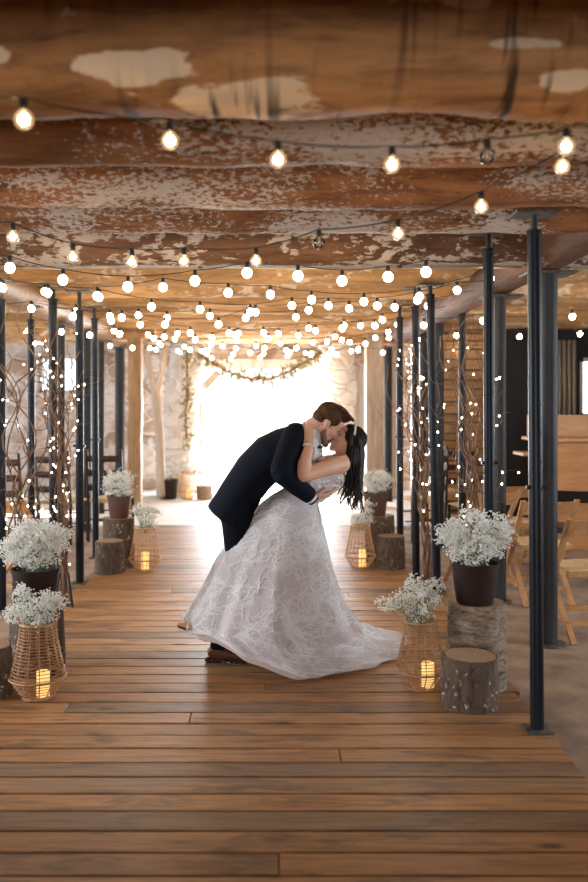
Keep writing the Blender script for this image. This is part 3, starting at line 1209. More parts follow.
def pot_plant(x, y, z, r, h, label, mat, fw, fh, n=1500, nst=90):
    t = thing('potted_flowers', label, 'potted flowers', (x, y, z), 0, 'pots of white flowers')
    MB().lathe([(0.001, 0.0), (r * 0.72, 0.0), (r * 0.75, 0.006), (r * 0.97, h - 0.02), (r * 1.0, h - 0.018), (r * 1.02, h), (r * 0.95, h), (r * 0.93, h - 0.03), (0.001, h - 0.03)], (0, 0, 0), 36, False).build('pot', mat, t, 35)
    MB().lathe([(0.001, h - 0.028), (r * 0.92, h - 0.028), (r * 0.92, h - 0.022), (0.001, h - 0.02)], (0, 0, 0), 24, False).build('soil', M['soil'], t)
    cl = [((0, 0, h + fh * 0.50), (fw * 0.86, fw * 0.8, fh * 0.52), 3.0)]
    for k in range(7):
        a = k * 0.9 + 0.3
        cl.append(((fw * 0.62 * cos(a), fw * 0.55 * sin(a), h + fh * R.uniform(0.28, 0.75)), (fw * 0.36, fw * 0.36, fh * 0.30), 0.55))
    bl, st = spray(cl, n, (0, 0, h - 0.02), nst=nst)
    tag(bl.build('blossoms', M['bloom'], t, 0), kind='stuff')
    st.build('stems', M['stem'], t)
    return t


def bunch(x, y, z, label, cl, n, nst=40, rb=(0.0035, 0.0062)):
    t = thing('flower_bunch', label, 'flower bunch', (x, y, z), 0, 'flower bunches on the lanterns')
    bl, st = spray(cl, n, (0, 0, -0.05), rb, nst)
    tag(bl.build('blossoms', M['bloom'], t, 0), kind='stuff')
    st.build('stems', M['stem'], t)
    return t


LH = 0.39
LPROF = [(0.076, 0.006), (0.140, 0.105), (0.128, 0.155), (0.113, 0.22), (0.099, 0.29), (0.086, 0.375)]


def lr(z):
    for (r0, z0), (r1, z1) in zip(LPROF[:-1], LPROF[1:]):
        if z <= z1:
            return r0 + (r1 - r0) * (z - z0) / (z1 - z0)
    return LPROF[-1][0]


def lantern(x, y, label, rz=0.0, s=1.0, gold=False, sparse=False, z=0.0, handle=False):
    t = thing('wicker_lantern', label, 'lantern', (x, y, z), rz, 'wicker candle lanterns', s)
    mt = M['wicker_gold'] if gold else M['wicker']
    w = MB()
    nr = 8 if sparse else 22
    zs = [0.02 + (LH - 0.035) * k / nr for k in range(nr)]
    for k, zz in enumerate(zs):
        w.ring((0, 0, zz), lr(zz) + 0.001, 0.0022, 40, 5, 0.0018, 10, (k % 2) * pi)
    w.build('weave', mt, t)
    ribs = MB()
    nrib = 20 if sparse else 14
    for k in range(nrib):
        a = 2 * pi * k / nrib
        ribs.loft([Vector((r * cos(a), r * sin(a), zz)) for r, zz in LPROF], 0.0030, Vector((0, 0, 1)), 6)
    ribs.build('ribs', mt, t)
    MB().ring((0, 0, 0.378), 0.088, 0.008, 36, 8).build('top_rim', mt, t)
    MB().ring((0, 0, 0.105), 0.141, 0.0065, 40, 8).build('hip_rim', mt, t)
    MB().ring((0, 0, 0.007), 0.077, 0.0065, 36, 8).build('foot_rim', mt, t)
    MB().lathe([(0.001, 0.002), (0.076, 0.002), (0.076, 0.010), (0.001, 0.010)], (0, 0, 0), 28, False).build('base', mt, t)
    if handle:
        for sx in (-1, 1):
            MB().loft([Vector((sx * 0.09, 0, 0.37)), Vector((sx * 0.105, 0, 0.41)), Vector((sx * 0.085, 0.0, 0.44))], 0.005, seg=8).build('handle', mt, t)
    return t


def candle(x, y, label, h=0.125, r=0.033, z=0.0115):
    t = thing('pillar_candle', label, 'candle', (x, y, z), 0, 'glowing pillar candles')
    MB().lathe([(0.001, 0), (r, 0), (r, h - 0.006), (r * 0.94, h), (r * 0.7, h - 0.008), (0.001, h - 0.012)], (0, 0, 0), 28, False).build('wax', M['candle'], t, 50)
    MB().loft([(0, 0, h - 0.014), (0.001, 0, h + 0.006)], 0.0015, seg=6).build('wick', M['sole'], t)
    return t


GB = {}
# right near group
stump(1.057, 4.56, 0.155, 0.44, 'tall silvery birch stump carrying the big flower pot, right of the aisle', M['bark_silver'], 1)
pot_plant(1.045, 4.53, 0.44, 0.128, 0.215, 'dark pot of white baby\'s breath on the tall birch stump, right of the aisle', M['pot'], 0.205, 0.27, 2600, 130)
stump(0.955, 4.245, 0.135, 0.25, 'short lichen-speckled stump in front of the tall birch stump', M['bark'], 2)
lantern(0.753, 4.50, 'wicker lantern between the dress train and the short stump', 0.3, 0.93)
candle(0.79, 4.49, 'glowing candle inside the lantern beside the dress train')
bunch(0.745, 4.50, 0.36, 'baby\'s breath bunch trailing left on the lantern beside the dress train',
      [((0.02, 0, 0.10), (0.095, 0.08, 0.085), 3.0), ((-0.10, -0.02, 0.10), (0.06, 0.05, 0.04), 0.9), ((-0.165, -0.02, 0.085), (0.045, 0.04, 0.03), 0.5),
       ((-0.03, 0, 0.19), (0.05, 0.05, 0.045), 0.6), ((0.07, 0, 0.17), (0.055, 0.05, 0.05), 0.7), ((0, 0, 0.03), (0.05, 0.05, 0.03), 0.5)], 900, 60)
# left near group
lantern(-1.215, 4.36, 'wicker lantern nearest the camera on the left', 0.1, 1.0, handle=True)
candle(-1.185, 4.345, 'glowing candle inside the near left lantern')
bunch(-1.215, 4.36, 0.385, 'baby\'s breath bunch on top of the near left lantern',
      [((0, 0, 0.07), (0.12, 0.10, 0.085), 3.0), ((0.09, 0, 0.10), (0.05, 0.05, 0.04), 0.6), ((-0.11, 0, 0.04), (0.05, 0.05, 0.035), 0.6), ((-0.07, 0, 0.15), (0.05, 0.05, 0.035), 0.4)], 1100, 60)
stump(-1.345, 4.80, 0.15, 0.36, 'stump half hidden behind the near left lantern, under the flower pot', M['bark'], 3)
pot_plant(-1.345, 4.78, 0.36, 0.134, 0.215, 'dark pot of white baby\'s breath behind the near left lantern', M['pot'], 0.205, 0.26, 2600, 130)
stump(-1.50, 4.42, 0.135, 0.25, 'dark stump cut by the left picture edge', M['bark'], 4)
# left far group
stump(-1.455, 7.88, 0.145, 0.44, 'tall stump under the far left rust-brown pot', M['bark'], 5)
pot_plant(-1.445, 7.85, 0.44, 0.112, 0.205, 'rust-brown pot of white flowers on the far left stump', M['pot_rust'], 0.165, 0.22, 1300, 50)
stump(-1.475, 7.56, 0.125, 0.28, 'short stump in front of the far left tall stump', M['bark'], 6)
lantern(-1.18, 7.65, 'golden wire lantern right of the far left stumps', 0, 1.0, True, True)
candle(-1.175, 7.64, 'glowing candle inside the far left lantern', 0.15)
bunch(-1.18, 7.65, 0.38, 'white flower bunch on the far left lantern', [((0.02, 0, 0.10), (0.10, 0.09, 0.10), 3), ((0.10, 0, 0.12), (0.05, 0.05, 0.04), 0.6), ((-0.06, 0, 0.17), (0.06, 0.05, 0.05), 0.6)], 600, 40)
# right far group
stump(0.965, 8.05, 0.135, 0.44, 'tall stump under the far right rust-brown pot', M['bark'], 7)
pot_plant(0.925, 8.03, 0.44, 0.118, 0.215, 'rust-brown pot of white flowers on the far right stump behind the bride\'s hair', M['pot_rust'], 0.165, 0.20, 1300, 50)
stump(1.035, 7.78, 0.125, 0.29, 'short pale-flecked stump right of the far right lantern', M['bark'], 8)
lantern(0.755, 7.78, 'golden wire lantern standing right of the bride beside the short stump', 0, 1.0, True, True)
candle(0.775, 7.77, 'glowing candle inside the far right lantern', 0.15)
bunch(0.755, 7.78, 0.38, 'white flower bunch on the far right lantern under the bride\'s hair', [((0.02, 0, 0.08), (0.11, 0.09, 0.08), 3), ((0.07, 0, 0.17), (0.05, 0.05, 0.05), 0.8)], 600, 40)
# group by the doorway
d = 13.3
pot_plant(-1.68, d, 0.0, 0.155, 0.30, 'dark empty-looking pot at the foot of the stone pier', M['pot'], 0.10, 0.10, 120, 15)
lantern(-1.38, d, 'pale wicker lantern by the doorway, left of the grey block', 0, 1.1, True, False)
candle(-1.37, d - 0.01, 'glowing candle inside the doorway lantern', 0.14)
bunch(-1.38, d, 0.42, 'white flower bunch on the doorway lantern', [((0, 0, 0.08), (0.17, 0.14, 0.10), 3), ((0.16, 0, 0.0), (0.06, 0.06, 0.07), 1)], 420, 25, (0.008, 0.014))
stump(-1.12, d, 0.12, 0.21, 'small pale stump standing by the doorway', M['bark_silver'], 9)


# ------------------------------------------------------------------ lit willow branches
def branches(base, tops, label, lights, llabel, nb=9, jit=0.06, stand=False):
    t = thing('branch_bundle', label, 'branches', base, 0, 'bundles of curly willow branches')
    B = Vector(base)
    paths = []
    for k in range(nb):
        tp = Vector(tops[k % len(tops)]) + Vector((R.gauss(0, 0.05), R.gauss(0, 0.05), R.uniform(-0.25, 0.05))) - B
        p0 = Vector((R.gauss(0, 0.02), R.gauss(0, 0.02), 0.0))
        n = 26
        ph, ph2 = R.uniform(0, 6), R.uniform(0, 6)
        fr = R.uniform(2.0, 3.6)
        pts = []
        for i in range(n + 1):
            u = i / n
            q = p0.lerp(tp, u)
            q.x = p0.x + (tp.x - p0.x) * u ** 1.7
            q.y = p0.y + (tp.y - p0.y) * u ** 1.7
            amp = jit * (0.15 + u)
            q += Vector((amp * sin(fr * 2 * pi * u + ph), amp * sin(fr * 2.3 * pi * u + ph2), amp * 0.4 * sin(9 * u + ph)))
            pts.append(q)
        paths.append(pts)
        MB().loft(pts, [0.0075 * (1 - 0.72 * i / n) for i in range(n + 1)], seg=7).build('branch', M['branch'], t)
        for _ in range(4):
            tw = MB()
            i = R.randint(9, n - 3)
            q = pts[i]
            dirv = Vector((R.gauss(0, 1), R.gauss(0, 0.6), R.uniform(0.4, 1.6))).normalized()
            side = Vector((-dirv.z, 0, dirv.x))
            L_ = R.uniform(0.18, 0.42)
            pp = [q + dirv * (L_ * j / 9) + side * (0.035 * sin(j * 0.95 + _)) for j in range(10)]
            tw.loft(pp, [0.0036 * (1 - 0.7 * j / 9) for j in range(10)], seg=5)
            paths.append(pp)
            tw.build('twig', M['branch'], t)
    if stand:
        for sx, sy in ((-1, -0.6), (1, -0.6), (0, 1)):
            MB().loft([Vector((sx * 0.03, sy * 0.03, 0.25)), Vector((sx * 0.07, sy * 0.07, 0.0))], 0.008, seg=8).build('leg', M['iron'], t)
    f = thing('fairy_light_string', llabel, 'fairy lights', base, 0, 'fairy lights on the willow branches')
    wr = MB()
    for pts in paths[::5]:
        wr.loft([p + Vector((0.012 * sin(i * 2.1), 0.012 * cos(i * 2.1), 0)) for i, p in enumerate(pts)], 0.0012, seg=4)
    wr.build('wire', M['copper'], f)
    base_mesh = MB().ell((0, 0, 0), (0.0052, 0.0052, 0.0065), None, 8, 6).mesh('light')
    base_mesh.materials.append(M['fairy'])
    for k in range(lights):
        pts = R.choice(paths)
        i = R.randint(int(len(pts) * 0.15), len(pts) - 1)
        q = pts[i] + Vector((R.gauss(0, 0.016), R.gauss(0, 0.016), R.gauss(0, 0.012)))
        lo = bpy.data.objects.new('light', base_mesh)
        COL.objects.link(lo)
        lo.parent = f
        lo.location = q


branches((1.27, 7.25, -0.04), [(1.02, 7.2, 2.0), (1.12, 7.15, 2.1), (1.25, 7.3, 2.15), (1.36, 7.2, 2.05)],
         'bundle of curly willow branches between the right-hand props', 62, 'fairy lights wound in the branches between the right-hand props', 10, 0.055)
branches((1.33, 5.75, -0.04), [(1.15, 5.7, 2.15), (1.2, 5.75, 2.25), (1.32, 5.8, 2.0), (1.42, 5.75, 1.95)],
         'bundle of curly willow branches left of the prop behind the big pot', 34, 'fairy lights in the branches left of the prop behind the big pot', 9, 0.06)
branches((-1.56, 6.3, 0.0), [(-1.74, 6.3, 2.0), (-1.55, 6.3, 1.95), (-1.50, 6.25, 1.85), (-1.66, 6.35, 2.1)],
         'bundle of curly willow branches in a black stand behind the left pot', 55, 'fairy lights on the branches behind the left pot', 9, 0.05, True)
branches((-1.62, 5.35, 0.0), [(-1.72, 5.3, 2.2), (-1.42, 5.35, 2.1), (-1.60, 5.3, 2.25), (-1.35, 5.35, 1.75)],
         'bundle of curly willow branches at the left picture edge', 36, 'fairy lights on the branches at the left picture edge', 6, 0.085)


# ------------------------------------------------------------------ chairs
def folding_chair(name, label, loc, rz, mat, seatmat, group):
    t = thing(name, label, 'chair', loc, rz, group)
    for s in (-1, 1):
        MB().bar((s * 0.21, -0.27, 0.80), (s * 0.21, 0.20, 0.0), 0.022, 0.042, Vector((1, 0, 0))).build('post', mat, t, 0, 0.004)
        MB().bar((s * 0.18, 0.13, 0.44), (s * 0.18, -0.26, 0.0), 0.022, 0.040, Vector((1, 0, 0))).build('leg', mat, t, 0, 0.004)
    MB().box((0, -0.02, 0.452), (0.375, 0.37, 0.022)).build('seat', seatmat, t, 0, 0.006)
    for y_ in (0.165, -0.2):
        MB().box((0, y_, 0.436), (0.39, 0.022, 0.04)).build('seat_rail', mat, t, 0, 0.003)
    b = MB()
    n = 10
    vs, fs = [], []
    for i in range(n + 1):
        x = -0.215 + 0.43 * i / n
        yb_ = -0.245 - 0.03 * (1 - (x / 0.215) ** 2)
        for dy, z_ in ((-0.009, 0.685), (0.009, 0.685), (0.009, 0.79), (-0.009, 0.79)):
            vs.append(Vector((x, yb_ + dy - (z_ - 0.74) * 0.55, z_)))
    for i in range(n):
        for k in range(4):
            k2 = (k + 1) % 4
            fs.append((i * 4 + k, i * 4 + k2, (i + 1) * 4 + k2, (i + 1) * 4 + k))
    fs += [(3, 2, 1, 0), (n * 4, n * 4 + 1, n * 4 + 2, n * 4 + 3)]
    b.add(vs, fs)
    b.build('backrest', mat, t, 30)
    MB().bar((-0.21, 0.125, 0.13), (0.21, 0.125, 0.13), 0.018, 0.03).build('stretcher', mat, t, 0)
    MB().bar((-0.18, -0.17, 0.11), (0.18, -0.17, 0.11), 0.018, 0.03).build('stretcher', mat, t, 0)
    return t


fc = folding_chair('folding_chair', 'honey wooden folding chair cut by the right picture edge, nearest the camera', (2.02, 5.72, -0.04), radians(9), M['chair_oak'], M['seat_pad'], 'wooden folding chairs')
dup(fc, (2.03, 6.72, -0.04), radians(6), 'honey wooden folding chair seen between the nearest prop and the big flower pot')
dup(fc, (2.12, 7.9, -0.04), radians(4), 'honey wooden folding chair in the row behind, right of the big flowers')
dup(fc, (1.72, 7.3, -0.04), radians(25), 'honey wooden folding chair half hidden behind the big flowers')
dup(fc, (-1.96, 6.80, -0.04), radians(-32), 'honey wooden folding chair on the left behind the near flower pot')
bc = folding_chair('folding_chair', 'black folding chair behind the honey chairs at right', (2.62, 7.5, -0.04), radians(-16), M['chair_black'], M['chair_black'], 'black folding chairs')
dup(bc, (3.25, 8.0, -0.04), radians(10), 'black folding chair before the plywood bar counter')


def ladder_chair(label, loc, rz):
    t = thing('ladderback_chair', label, 'chair', loc, rz, 'dark ladderback chairs')
    m = M['chair_dark']
    for s in (-1, 1):
        MB().loft([(s * 0.19, -0.19, 0), (s * 0.19, -0.19, 0.45), (s * 0.19, -0.26, 1.02)], [0.016, 0.018, 0.014], Vector((1, 0, 0)), 10).build('leg', m, t)
        MB().loft([(s * 0.21, 0.19, 0), (s * 0.21, 0.19, 0.46)], [0.015, 0.018], Vector((1, 0, 0)), 10).build('leg', m, t)
        MB().loft([(s * 0.20, -0.19, 0.2), (s * 0.21, 0.19, 0.2)], 0.009, Vector((1, 0, 0)), 8).build('stretcher', m, t)
    for z in (0.18, 0.30):
        MB().loft([(-0.21, 0.19, z), (0.21, 0.19, z)], 0.009, Vector((0, 1, 0)), 8).build('stretcher', m, t)
    MB().loft([(-0.19, -0.19, 0.25), (0.19, -0.19, 0.25)], 0.009, Vector((0, 1, 0)), 8).build('stretcher', m, t)
    for z in (0.60, 0.76, 0.92):
        y = -0.19 - 0.07 * (z - 0.45) / 0.57
        MB().loft([(-0.19, y, z), (0, y - 0.03, z), (0.19, y, z)], [(0.035, 0.008)] * 3, Vector((0, 1, 0)), 10).build('back_slat', m, t)
    b = MB()
    b.loft([(0, -0.20, 0.455), (0, 0.20, 0.455)], [(0.205, 0.022), (0.225, 0.022)], Vector((0, 0, 1)), 20)
    b.build('seat', M['rush'], t, 60)
    return t


lc = ladder_chair('dark ladderback chair with rush seat at the left picture edge', (-2.78, 9.0, -0.04), radians(-8))
dup(lc, (-2.36, 9.42, -0.04), radians(-12), 'dark ladderback chair with rush seat between the two left props')
dup(lc, (-1.87, 9.62, -0.04), radians(-5), 'dark ladderback chair with rush seat behind the far left stumps')
dup(lc, (1.64, 9.58, -0.04), radians(8), 'dark ladderback chair with rush seat right of the far right pot')
dup(lc, (2.08, 9.0, -0.04), radians(12), 'dark ladderback chair with rush seat behind the thin lit branches at right')
dup(lc, (2.15, 7.55 + 2.9, -0.04), radians(10), 'dark ladderback chair with rush seat before the stacked board wall')

# bar counter at the right
t = thing('bar_counter', 'orange plywood bar counter before the black wall at right', 'counter', (3.76, 9.2, -0.04), 0)
MB().box((0, 0, 0.56), (1.96, 0.55, 1.12)).build('body', M['ply'], t, 0, 0.006)
MB().box((-0.0, -0.02, 1.145), (2.1, 0.66, 0.035)).build('worktop', M['ply_top'], t, 0, 0.006)
MB().box((0.0, 0.25, 1.28), (2.0, 0.04, 0.235)).build('back_panel', M['ply_top'], t, 0, 0.004)
MB().box((0.05, -0.285, 0.55), (0.02, 0.012, 1.0)).build('panel_strip', M['ply_top'], t, 0)
MB().box((-0.22, -0.287, 0.98), (0.10, 0.02, 0.035)).build('hand_slot', M['sole'], t, 0)
MB().box((-1.08, -0.05, 0.99), (0.22, 0.4, 0.03)).build('side_shelf', M['ply_top'], t, 0, 0.003)

b = MB()
vs, fs = [], []
n = 40
for j in range(2):
    for i in range(n + 1):
        u = i / n
        x = 3.55 + 0.34 * u
        vs.append(Vector((x, 11.12 + 0.035 * sin(u * 34) + 0.01 * j, (1.25, 2.30)[j])))
for i in range(n):
    fs.append((i, i + 1, n + 2 + i, n + 1 + i))
b.add(vs, fs)
o = b.build('curtain', M['curtain'], None, 60)
md = o.modifiers.new('thick', 'SOLIDIFY')
md.thickness = 0.008
tag(o, 'faded brown curtain hanging beside the bright window at far right', 'curtain')

# leaf garland over the doorway
def garland(name, pts, label, n, d):
    b = MB()
    P = []
    for k in range(len(pts) - 1):
        a, c = W(*pts[k], d), W(*pts[k + 1], d)
        for j in range(8):
            P.append(a.lerp(c, j / 8))
    P.append(W(*pts[-1], d))
    t = thing(name, label, 'garland', P[0], 0, 'dried garlands around the doorway')
    MB().loft([p - P[0] for p in P], 0.02, Vector((0, 1, 0)), 8).build('vine', M['branch'], t)
    for _ in range(n):
        p = R.choice(P) - P[0] + Vector((R.gauss(0, 0.05), R.gauss(0, 0.05), R.gauss(0, 0.06)))
        q = Quaternion((R.gauss(0, 1), R.gauss(0, 1), R.gauss(0, 1), R.gauss(0, 1))).normalized().to_matrix()
        b.ell(p, (0.045, 0.02, 0.006), q, 6, 4)
    tag(b.build('leaves', M['leaf'], t, 0), kind='stuff')


garland('leaf_garland', [(196, 352), (210, 362), (228, 372), (250, 379), (272, 379), (292, 370), (308, 360), (322, 352)],
        'dried leaf garland swagged across the top of the bright doorway', 420, 13.55)
garland('leaf_garland', [(187, 352), (188, 385), (186, 415), (187, 445)], 'dried leaf garland hanging down the left stone pier', 150, 13.3)


# ------------------------------------------------------------------ people
Y = Vector((0, 1, 0))


def hand(mb, wrist, F, Nn, thumb, curl=0.35, s=1.0, spread=1.0):
    F = F.normalized()
    Nn = (Nn - F * Nn.dot(F)).normalized()
    S = F.cross(Nn)
    wrist = Vector(wrist)
    kn = wrist + F * 0.088 * s
    mb.rcap([wrist - F * 0.01 * s, wrist + F * 0.03 * s, wrist + F * 0.065 * s, kn], [(0.022 * s, 0.017 * s), (0.034 * s, 0.0165 * s), (0.040 * s, 0.0155 * s), (0.039 * s, 0.012 * s)], Nn, 14)
    for i, (off, ln) in enumerate(((-0.031, 0.066), (-0.0105, 0.078), (0.0105, 0.073), (0.030, 0.056))):
        off *= thumb * s
        p = kn - F * 0.006 + S * (-off)
        d = (F + S * (-off) * 3.2 * spread).normalized()
        pts = [p]
        for j, fr in enumerate((0.45, 0.30, 0.25)):
            ax = S
            q = Quaternion(ax, 0)
            ang = curl * (0.6 + 0.5 * j)
            d = (d * cos(ang) + Nn * sin(ang)).normalized() if j == 0 else (Quaternion(d.cross(Nn).normalized(), curl * 0.8) @ d)
            p = p + d * ln * fr * s
            pts.append(p)
        mb.rcap(pts, [0.0088 * s, 0.0082 * s, 0.0076 * s, 0.0066 * s], Nn, 10)
    b0 = wrist + F * 0.022 * s + S * (0.026 * thumb * s)
    d = (F * 0.75 + S * 0.75 * thumb + Nn * 0.35).normalized()
    m_ = b0 + d * 0.036 * s
    d2 = (F * 0.95 + S * 0.25 * thumb + Nn * 0.45).normalized()
    mb.rcap([b0, m_, m_ + d2 * 0.03 * s], [0.0125 * s, 0.010 * s, 0.0075 * s], Nn, 10)


class Head:
    def __init__(s, c, F, U, k=1.0):
        s.k = k
        s.c, s.F = Vector(c), F.normalized()
        s.U = (U - s.F * U.dot(s.F)).normalized()
        s.S = s.U.cross(s.F)          # sideways
        if s.S.y > 0:
            s.S = -s.S                # +s is towards the camera
        s.rot = Matrix((s.F, s.S, s.U)).transposed()
        if s.rot.determinant() < 0:
            s.rot = Matrix((s.F, -s.S, s.U)).transposed()

    def p(s, f, u, sd=0.0):
        return s.c + (s.F * f + s.U * u + s.S * sd) * s.k

    def ell(s, mb, f, u, sd, rf, ru, rs, seg=18, rings=12):
        mb.ell(s.p(f, u, sd), (rf * s.k, rs * s.k, ru * s.k), s.rot, seg, rings)


def head_skin(mb, h, male):
    if male:
        h.ell(mb, -0.012, 0.032, 0, 0.094, 0.086, 0.074)
    else:
        h.ell(mb, -0.006, 0.022, 0, 0.088, 0.080, 0.072)
    h.ell(mb, 0.030, -0.030, 0, 0.060, 0.083, 0.058)
    h.ell(mb, 0.045, 0.035, 0, 0.047, 0.05, 0.055)            # forehead
    w = 0.022 if male else 0.016
    for sd in (-1, 1):
        mb.rcap([h.p(-0.005, -0.045, sd * 0.055), h.p(0.066, -0.098, sd * w)], [0.020, 0.017 if male else 0.014], h.U, 10)
        h.ell(mb, 0.060, -0.022, sd * 0.036, 0.026, 0.026, 0.022)   # cheekbones
        h.ell(mb, 0.072, 0.027, sd * 0.025, 0.015, 0.009, 0.022)    # brow
        h.ell(mb, 0.074, 0.010, sd * 0.029, 0.011, 0.008, 0.013)    # lid
        # ear
        h.ell(mb, 0.002, -0.012, sd * 0.072, 0.017, 0.030, 0.010)
        h.ell(mb, -0.004, 0.000, sd * 0.079, 0.014, 0.017, 0.006)
    h.ell(mb, 0.078 if male else 0.074, -0.102, 0, 0.020, 0.017, 0.022)          # chin
    h.ell(mb, 0.082, -0.082, 0, 0.015, 0.016, 0.022)
    mb.rcap([h.p(0.086, 0.012), h.p(0.107, -0.024)], [0.0085, 0.0125], h.U, 10)
    for sd in (-1, 1):
        h.ell(mb, 0.096, -0.028, sd * 0.010, 0.011, 0.009, 0.009)
    h.ell(mb, 0.083, -0.055, 0, 0.016, 0.018, 0.026)          # mouth mound
    h.ell(mb, 0.096, -0.058, 0, 0.007, 0.006, 0.017)
    h.ell(mb, 0.095, -0.069, 0, 0.007, 0.007, 0.016)


# ---- groom
gt = thing('person', 'man in a navy suit and brown shoes bending over to kiss the bride', 'person', (-0.25, 5.0, 0.0), 0)
GO = Vector((-0.25, 5.0, 0.0))


def rel(o):
    o.data.transform(Matrix.Translation(-GO_CUR[0]))
    return o


GO_CUR = [GO]
gh = Head(W(327.4, 423.4, 4.985), Vector((0.73, 0.05, -0.68)), Vector((0.68, 0.0, 0.73)), 0.93)
sk = MB()
head_skin(sk, gh, True)
nk = W(303, 436, 5.0)
sk.rcap([gh.p(-0.035, -0.03), gh.p(-0.05, -0.09), nk], [(0.058, 0.056), (0.058, 0.056), (0.065, 0.068)], Y, 16)
# trunk and limbs under the clothes
sk.rcap([W(297, 442, 5.0), W(272, 458, 5.0), W(252, 476, 5.0), W(240, 500, 5.0)], [(0.085, 0.15), (0.09, 0.14), (0.075, 0.11), (0.065, 0.10)], Y, 18)
g_sn, g_el, g_wr = W(295, 438, 4.815), W(281, 470, 4.70), W(311, 497, 4.80)
sk.rcap([g_sn, g_el], [0.05, 0.04], Y, 12)
sk.rcap([g_el, W(298, 486, 4.74), g_wr], [0.04, 0.036, 0.026], Y, 12)
g_sf, g_ef, g_wf = W(297, 438, 5.18), W(292, 474, 5.30), W(318, 482, 5.22)
sk.rcap([g_sf, g_ef], [0.05, 0.04], Y, 12)
sk.rcap([g_ef, g_wf], [0.04, 0.026], Y, 12)
hand(sk, g_wr + Vector((0.004, 0, -0.004)), Vector((0.82, 0.36, 0.10)), Vector((-0.30, 0.35, 0.9)), 1, 0.22, 1.0)
hand(sk, g_wf, Vector((0.9, -0.35, 0.25)), Vector((-0.4, -0.8, 0.2)), -1, 0.35, 1.0)
kn_n, an_n = W(242, 580, 4.94), W(219, 640, 4.95)
kn_f, an_f = W(262, 585, 5.12), W(262, 648, 5.18)
sk.rcap([W(238, 512, 4.93), kn_n, an_n], [0.065, 0.05, 0.036], Y, 14)
sk.rcap([W(240, 512, 5.07), kn_f, an_f], [0.065, 0.05, 0.036], Y, 14)
sk.rcap([an_n, W(219, 651, 4.95), W(238, 655, 4.945)], [0.034, 0.028, 0.018], Y, 10)
sk.rcap([an_f, W(262, 641, 5.18), W(282, 645, 5.175)], [0.034, 0.026, 0.018], Y, 10)
body = rel(sk.blob('body', M['skin_m'], gt, 0.0045, 3))

jk = MB()
jk.loft([W(303, 433, 5.0), W(298, 437, 5.0), W(289, 445, 5.0), W(272, 456, 5.0), W(255, 472, 5.0), W(240, 493, 5.0), W(229, 511, 5.0), W(225, 517, 5.0)],
        [(0.055, 0.10), (0.085, 0.17), (0.118, 0.20), (0.135, 0.205), (0.128, 0.19), (0.120, 0.185), (0.122, 0.195), (0.122, 0.198)], Y, 32)
jk.rcap([W(296, 436, 4.84), W(289, 452, 4.78), g_el, W(283, 474, 4.70)], [0.078, 0.072, 0.063, 0.060], Y, 18)
jk.loft([W(277, 467, 4.70), W(283, 474, 4.70), W(297, 486, 4.735), W(310, 496, 4.79)], [0.050, 0.062, 0.055, 0.047], Y, 18)
jk.rcap([W(296, 436, 5.16), W(294, 452, 5.24), g_ef], [0.075, 0.070, 0.060], Y, 16)
jk.loft([g_ef, W(306, 479, 5.27), g_wf], [0.060, 0.052, 0.045], Y, 16)
jk.rcap([W(304, 431, 4.96), W(309, 440, 4.97)], [0.03, 0.018], Y, 10)
rel(jk.blob('jacket', M['suit'], gt, 0.007, 3))
for nm, pts, sd in (('lapel', [(300, 428), (309, 440), (312, 452), (306, 466)], -0.05),):
    pass
# shirt: collar, chest and cuff
sh = MB()
sh.rcap([W(309, 432, 5.0), W(313, 442, 5.0), W(314, 452, 5.0), W(306, 465, 5.0)], [(0.055, 0.062), (0.05, 0.07), (0.055, 0.075), (0.05, 0.08)], Y, 16)
sh.rcap([gh.p(-0.028, -0.105), W(308, 436, 5.0)], [(0.058, 0.064), (0.066, 0.07)], Y, 16)
rel(sh.blob('shirt', M['shirt'], gt, 0.006, 2))
c = MB().loft([W(307, 493, 4.78), W(312.5, 498, 4.80)], [0.039, 0.037], Y, 18)
rel(c.build('shirt_cuff', M['shirt'], gt, 50))
c = MB()
q = W(318, 449, 4.95)
for s in (-1, 1):
    c.ell(q + Vector((0.016 * s * 0.8, -0.012 * s, 0.012 * s)), (0.018, 0.012, 0.011))
rel(c.blob('bow_tie', M['tie'], gt, 0.004, 1))
c = MB().ring((0, 0, 0), 0.031, 0.007, 24, 8)
wt = c.build('wristwatch', M['tie'], gt)
wt.data.transform(Matrix.Translation(W(313.5, 499.5, 4.80)) @ Vector((0.6, 0.3, -0.6)).to_track_quat('Z', 'Y').to_matrix().to_4x4())
rel(wt)

tr = MB()
tr.loft([W(247, 488, 5.0), W(238, 504, 5.0), W(236, 520, 5.0)], [(0.105, 0.15), (0.112, 0.16), (0.105, 0.16)], Y, 24)
tr.loft([W(237, 510, 4.925), W(239, 535, 4.925), kn_n, W(230, 612, 4.945), W(219, 641, 4.95)], [0.098, 0.092, 0.078, 0.070, 0.064], Y, 20)
tr.loft([W(239, 510, 5.075), W(250, 545, 5.09), kn_f, W(263, 615, 5.15), an_f], [0.098, 0.090, 0.078, 0.070, 0.064], Y, 20)
rel(tr.blob('trousers', M['trouser'], gt, 0.008, 3))


